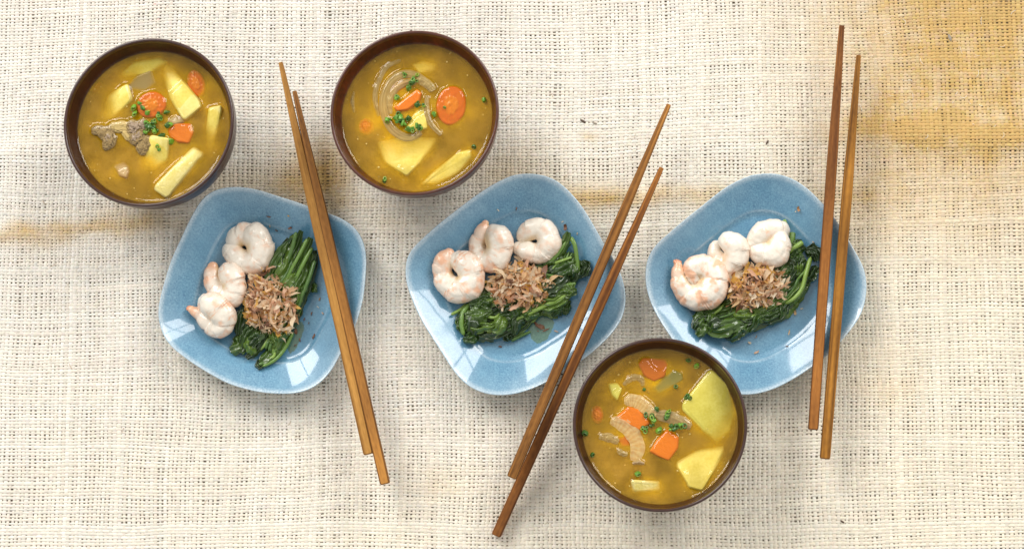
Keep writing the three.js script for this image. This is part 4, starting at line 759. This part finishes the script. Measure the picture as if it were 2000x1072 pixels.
// ---------------------------------------------------------------- chopsticks
function stickMap(seed, dark, light) { return texture(64, 1024, (u, v) => { const f = 0.5 + 0.55 * tile(u, v * 0.05, 16, seed) + 0.35 * tile(u, v * 0.12 + 0.4, 34, seed + 1) + 0.22 * tile(u * 0.3, v, 6, seed + 2) + 0.2 * tile(u, v, 60, seed + 3); return [0, 1, 2].map((k) => lerp(dark[k], light[k], clamp(f))); }, true); }
function chopstick(tip, end, wTip, wEnd, hTip, hEnd, seed, tones, label) {
  const s = pixelSize((tip[0] + end[0]) / 2, (tip[1] + end[1]) / 2, 0.022), a = at(tip[0], tip[1], hTip), b = at(end[0], end[1], hEnd), L = a.distanceTo(b), N = 60, M = 24, pos = [], uv = [], idx = [];
  const section = (k) => { const c = Math.cos(k), t = Math.sin(k), e = 0.36; return [Math.sign(c) * Math.abs(c) ** e, Math.sign(t) * Math.abs(t) ** e]; };
  const profileAt = (t) => lerp(wTip, wEnd, Math.pow(Math.min(1, t / 0.34), 0.85)) * s / 2 * (1 + 0.04 * Math.min(0, 0.34 - t));
  const rows = [[0.0005, 0], [0.0002, 0.8], [0, 0.97]]; // ends are slightly rounded
  const put = (x, w) => { for (let j = 0; j <= M; j++) { const [u, v] = section(j / M * 2 * Math.PI + Math.PI / 4 * 0); pos.push(x, v * w * 0.96, u * w); uv.push(j / M * 4, x / L); } };
  put(0, 0.00001); put(0.0001, profileAt(0) * 0.9); put(0.0006, profileAt(0));
  for (let i = 1; i < N; i++) put(L * i / N, profileAt(i / N) * (1 + 0.012 * noise(i * 0.3, seed)));
  put(L - 0.0014, profileAt(1)); put(L - 0.0004, profileAt(1) * 0.95); put(L, profileAt(1) * 0.82); put(L + 0.0002, 0.00001);
  const rowsN = pos.length / 3 / (M + 1);
  for (let i = 1; i < rowsN; i++) for (let j = 1; j <= M; j++) { const e = i * (M + 1) + j, f = e - M - 1; idx.push(f - 1, f, e - 1, f, e, e - 1); }
  const g = geometryOf(pos, idx, { uv: [uv, 2] });
  const m = mesh('chopstick', toCreasedNormals(g, 0.6), phys({ map: rep(stickMap(seed, ...tones), 0.25, 1), roughness: 0.7, clearcoat: 0.05, clearcoatRoughness: 0.4, specularIntensity: 0.4, bumpMap: rep(grainMap, 3, 1), bumpScale: 0.00006 }));
  m.position.copy(a);
  m.quaternion.setFromUnitVectors(V(1, 0, 0), b.clone().sub(a).normalize());
  const tilt = new THREE.Euler().setFromQuaternion(m.quaternion, 'YZX'); tilt.x = 0; m.setRotationFromEuler(tilt);
  tag(m, label, 'chopstick');
}
const tan = [[0.44, 0.29, 0.11], [0.78, 0.57, 0.29]], brown = [[0.29, 0.17, 0.07], [0.74, 0.51, 0.24]], redbrown = [[0.29, 0.155, 0.065], [0.70, 0.455, 0.205]], honey = [[0.33, 0.20, 0.06], [0.76, 0.52, 0.20]];
const top = RIM_H + 0.0012 + 0.0026;
chopstick([547.5, 122], [719, 887], 8.5, 18.5, top, top, 101, tan, 'light tan chopstick, left one of the pair over the left plate');
chopstick([574.5, 178], [752, 945], 8.5, 19.5, top, top, 111, brown, 'brown chopstick, right one of the pair over the left plate');
chopstick([1307, 204], [999, 933], 9, 19.5, top + 0.001, top + 0.001, 121, brown, 'brown chopstick, upper left one of the slanting pair over the middle plate');
chopstick([1293, 327], [969, 1046], 9, 19.5, 0.040, 0.0052, 131, redbrown, 'brown chopstick reaching lowest, of the slanting pair over the middle plate');
chopstick([1645, 50], [1589, 839], 10.5, 20.5, top, top, 141, redbrown, 'reddish brown upright chopstick, left of the pair over the right plate');
chopstick([1678, 108], [1612, 896], 9, 20.5, top, top, 151, honey, 'honey brown upright chopstick, right of the pair over the right plate');

renderer.render(scene, camera);
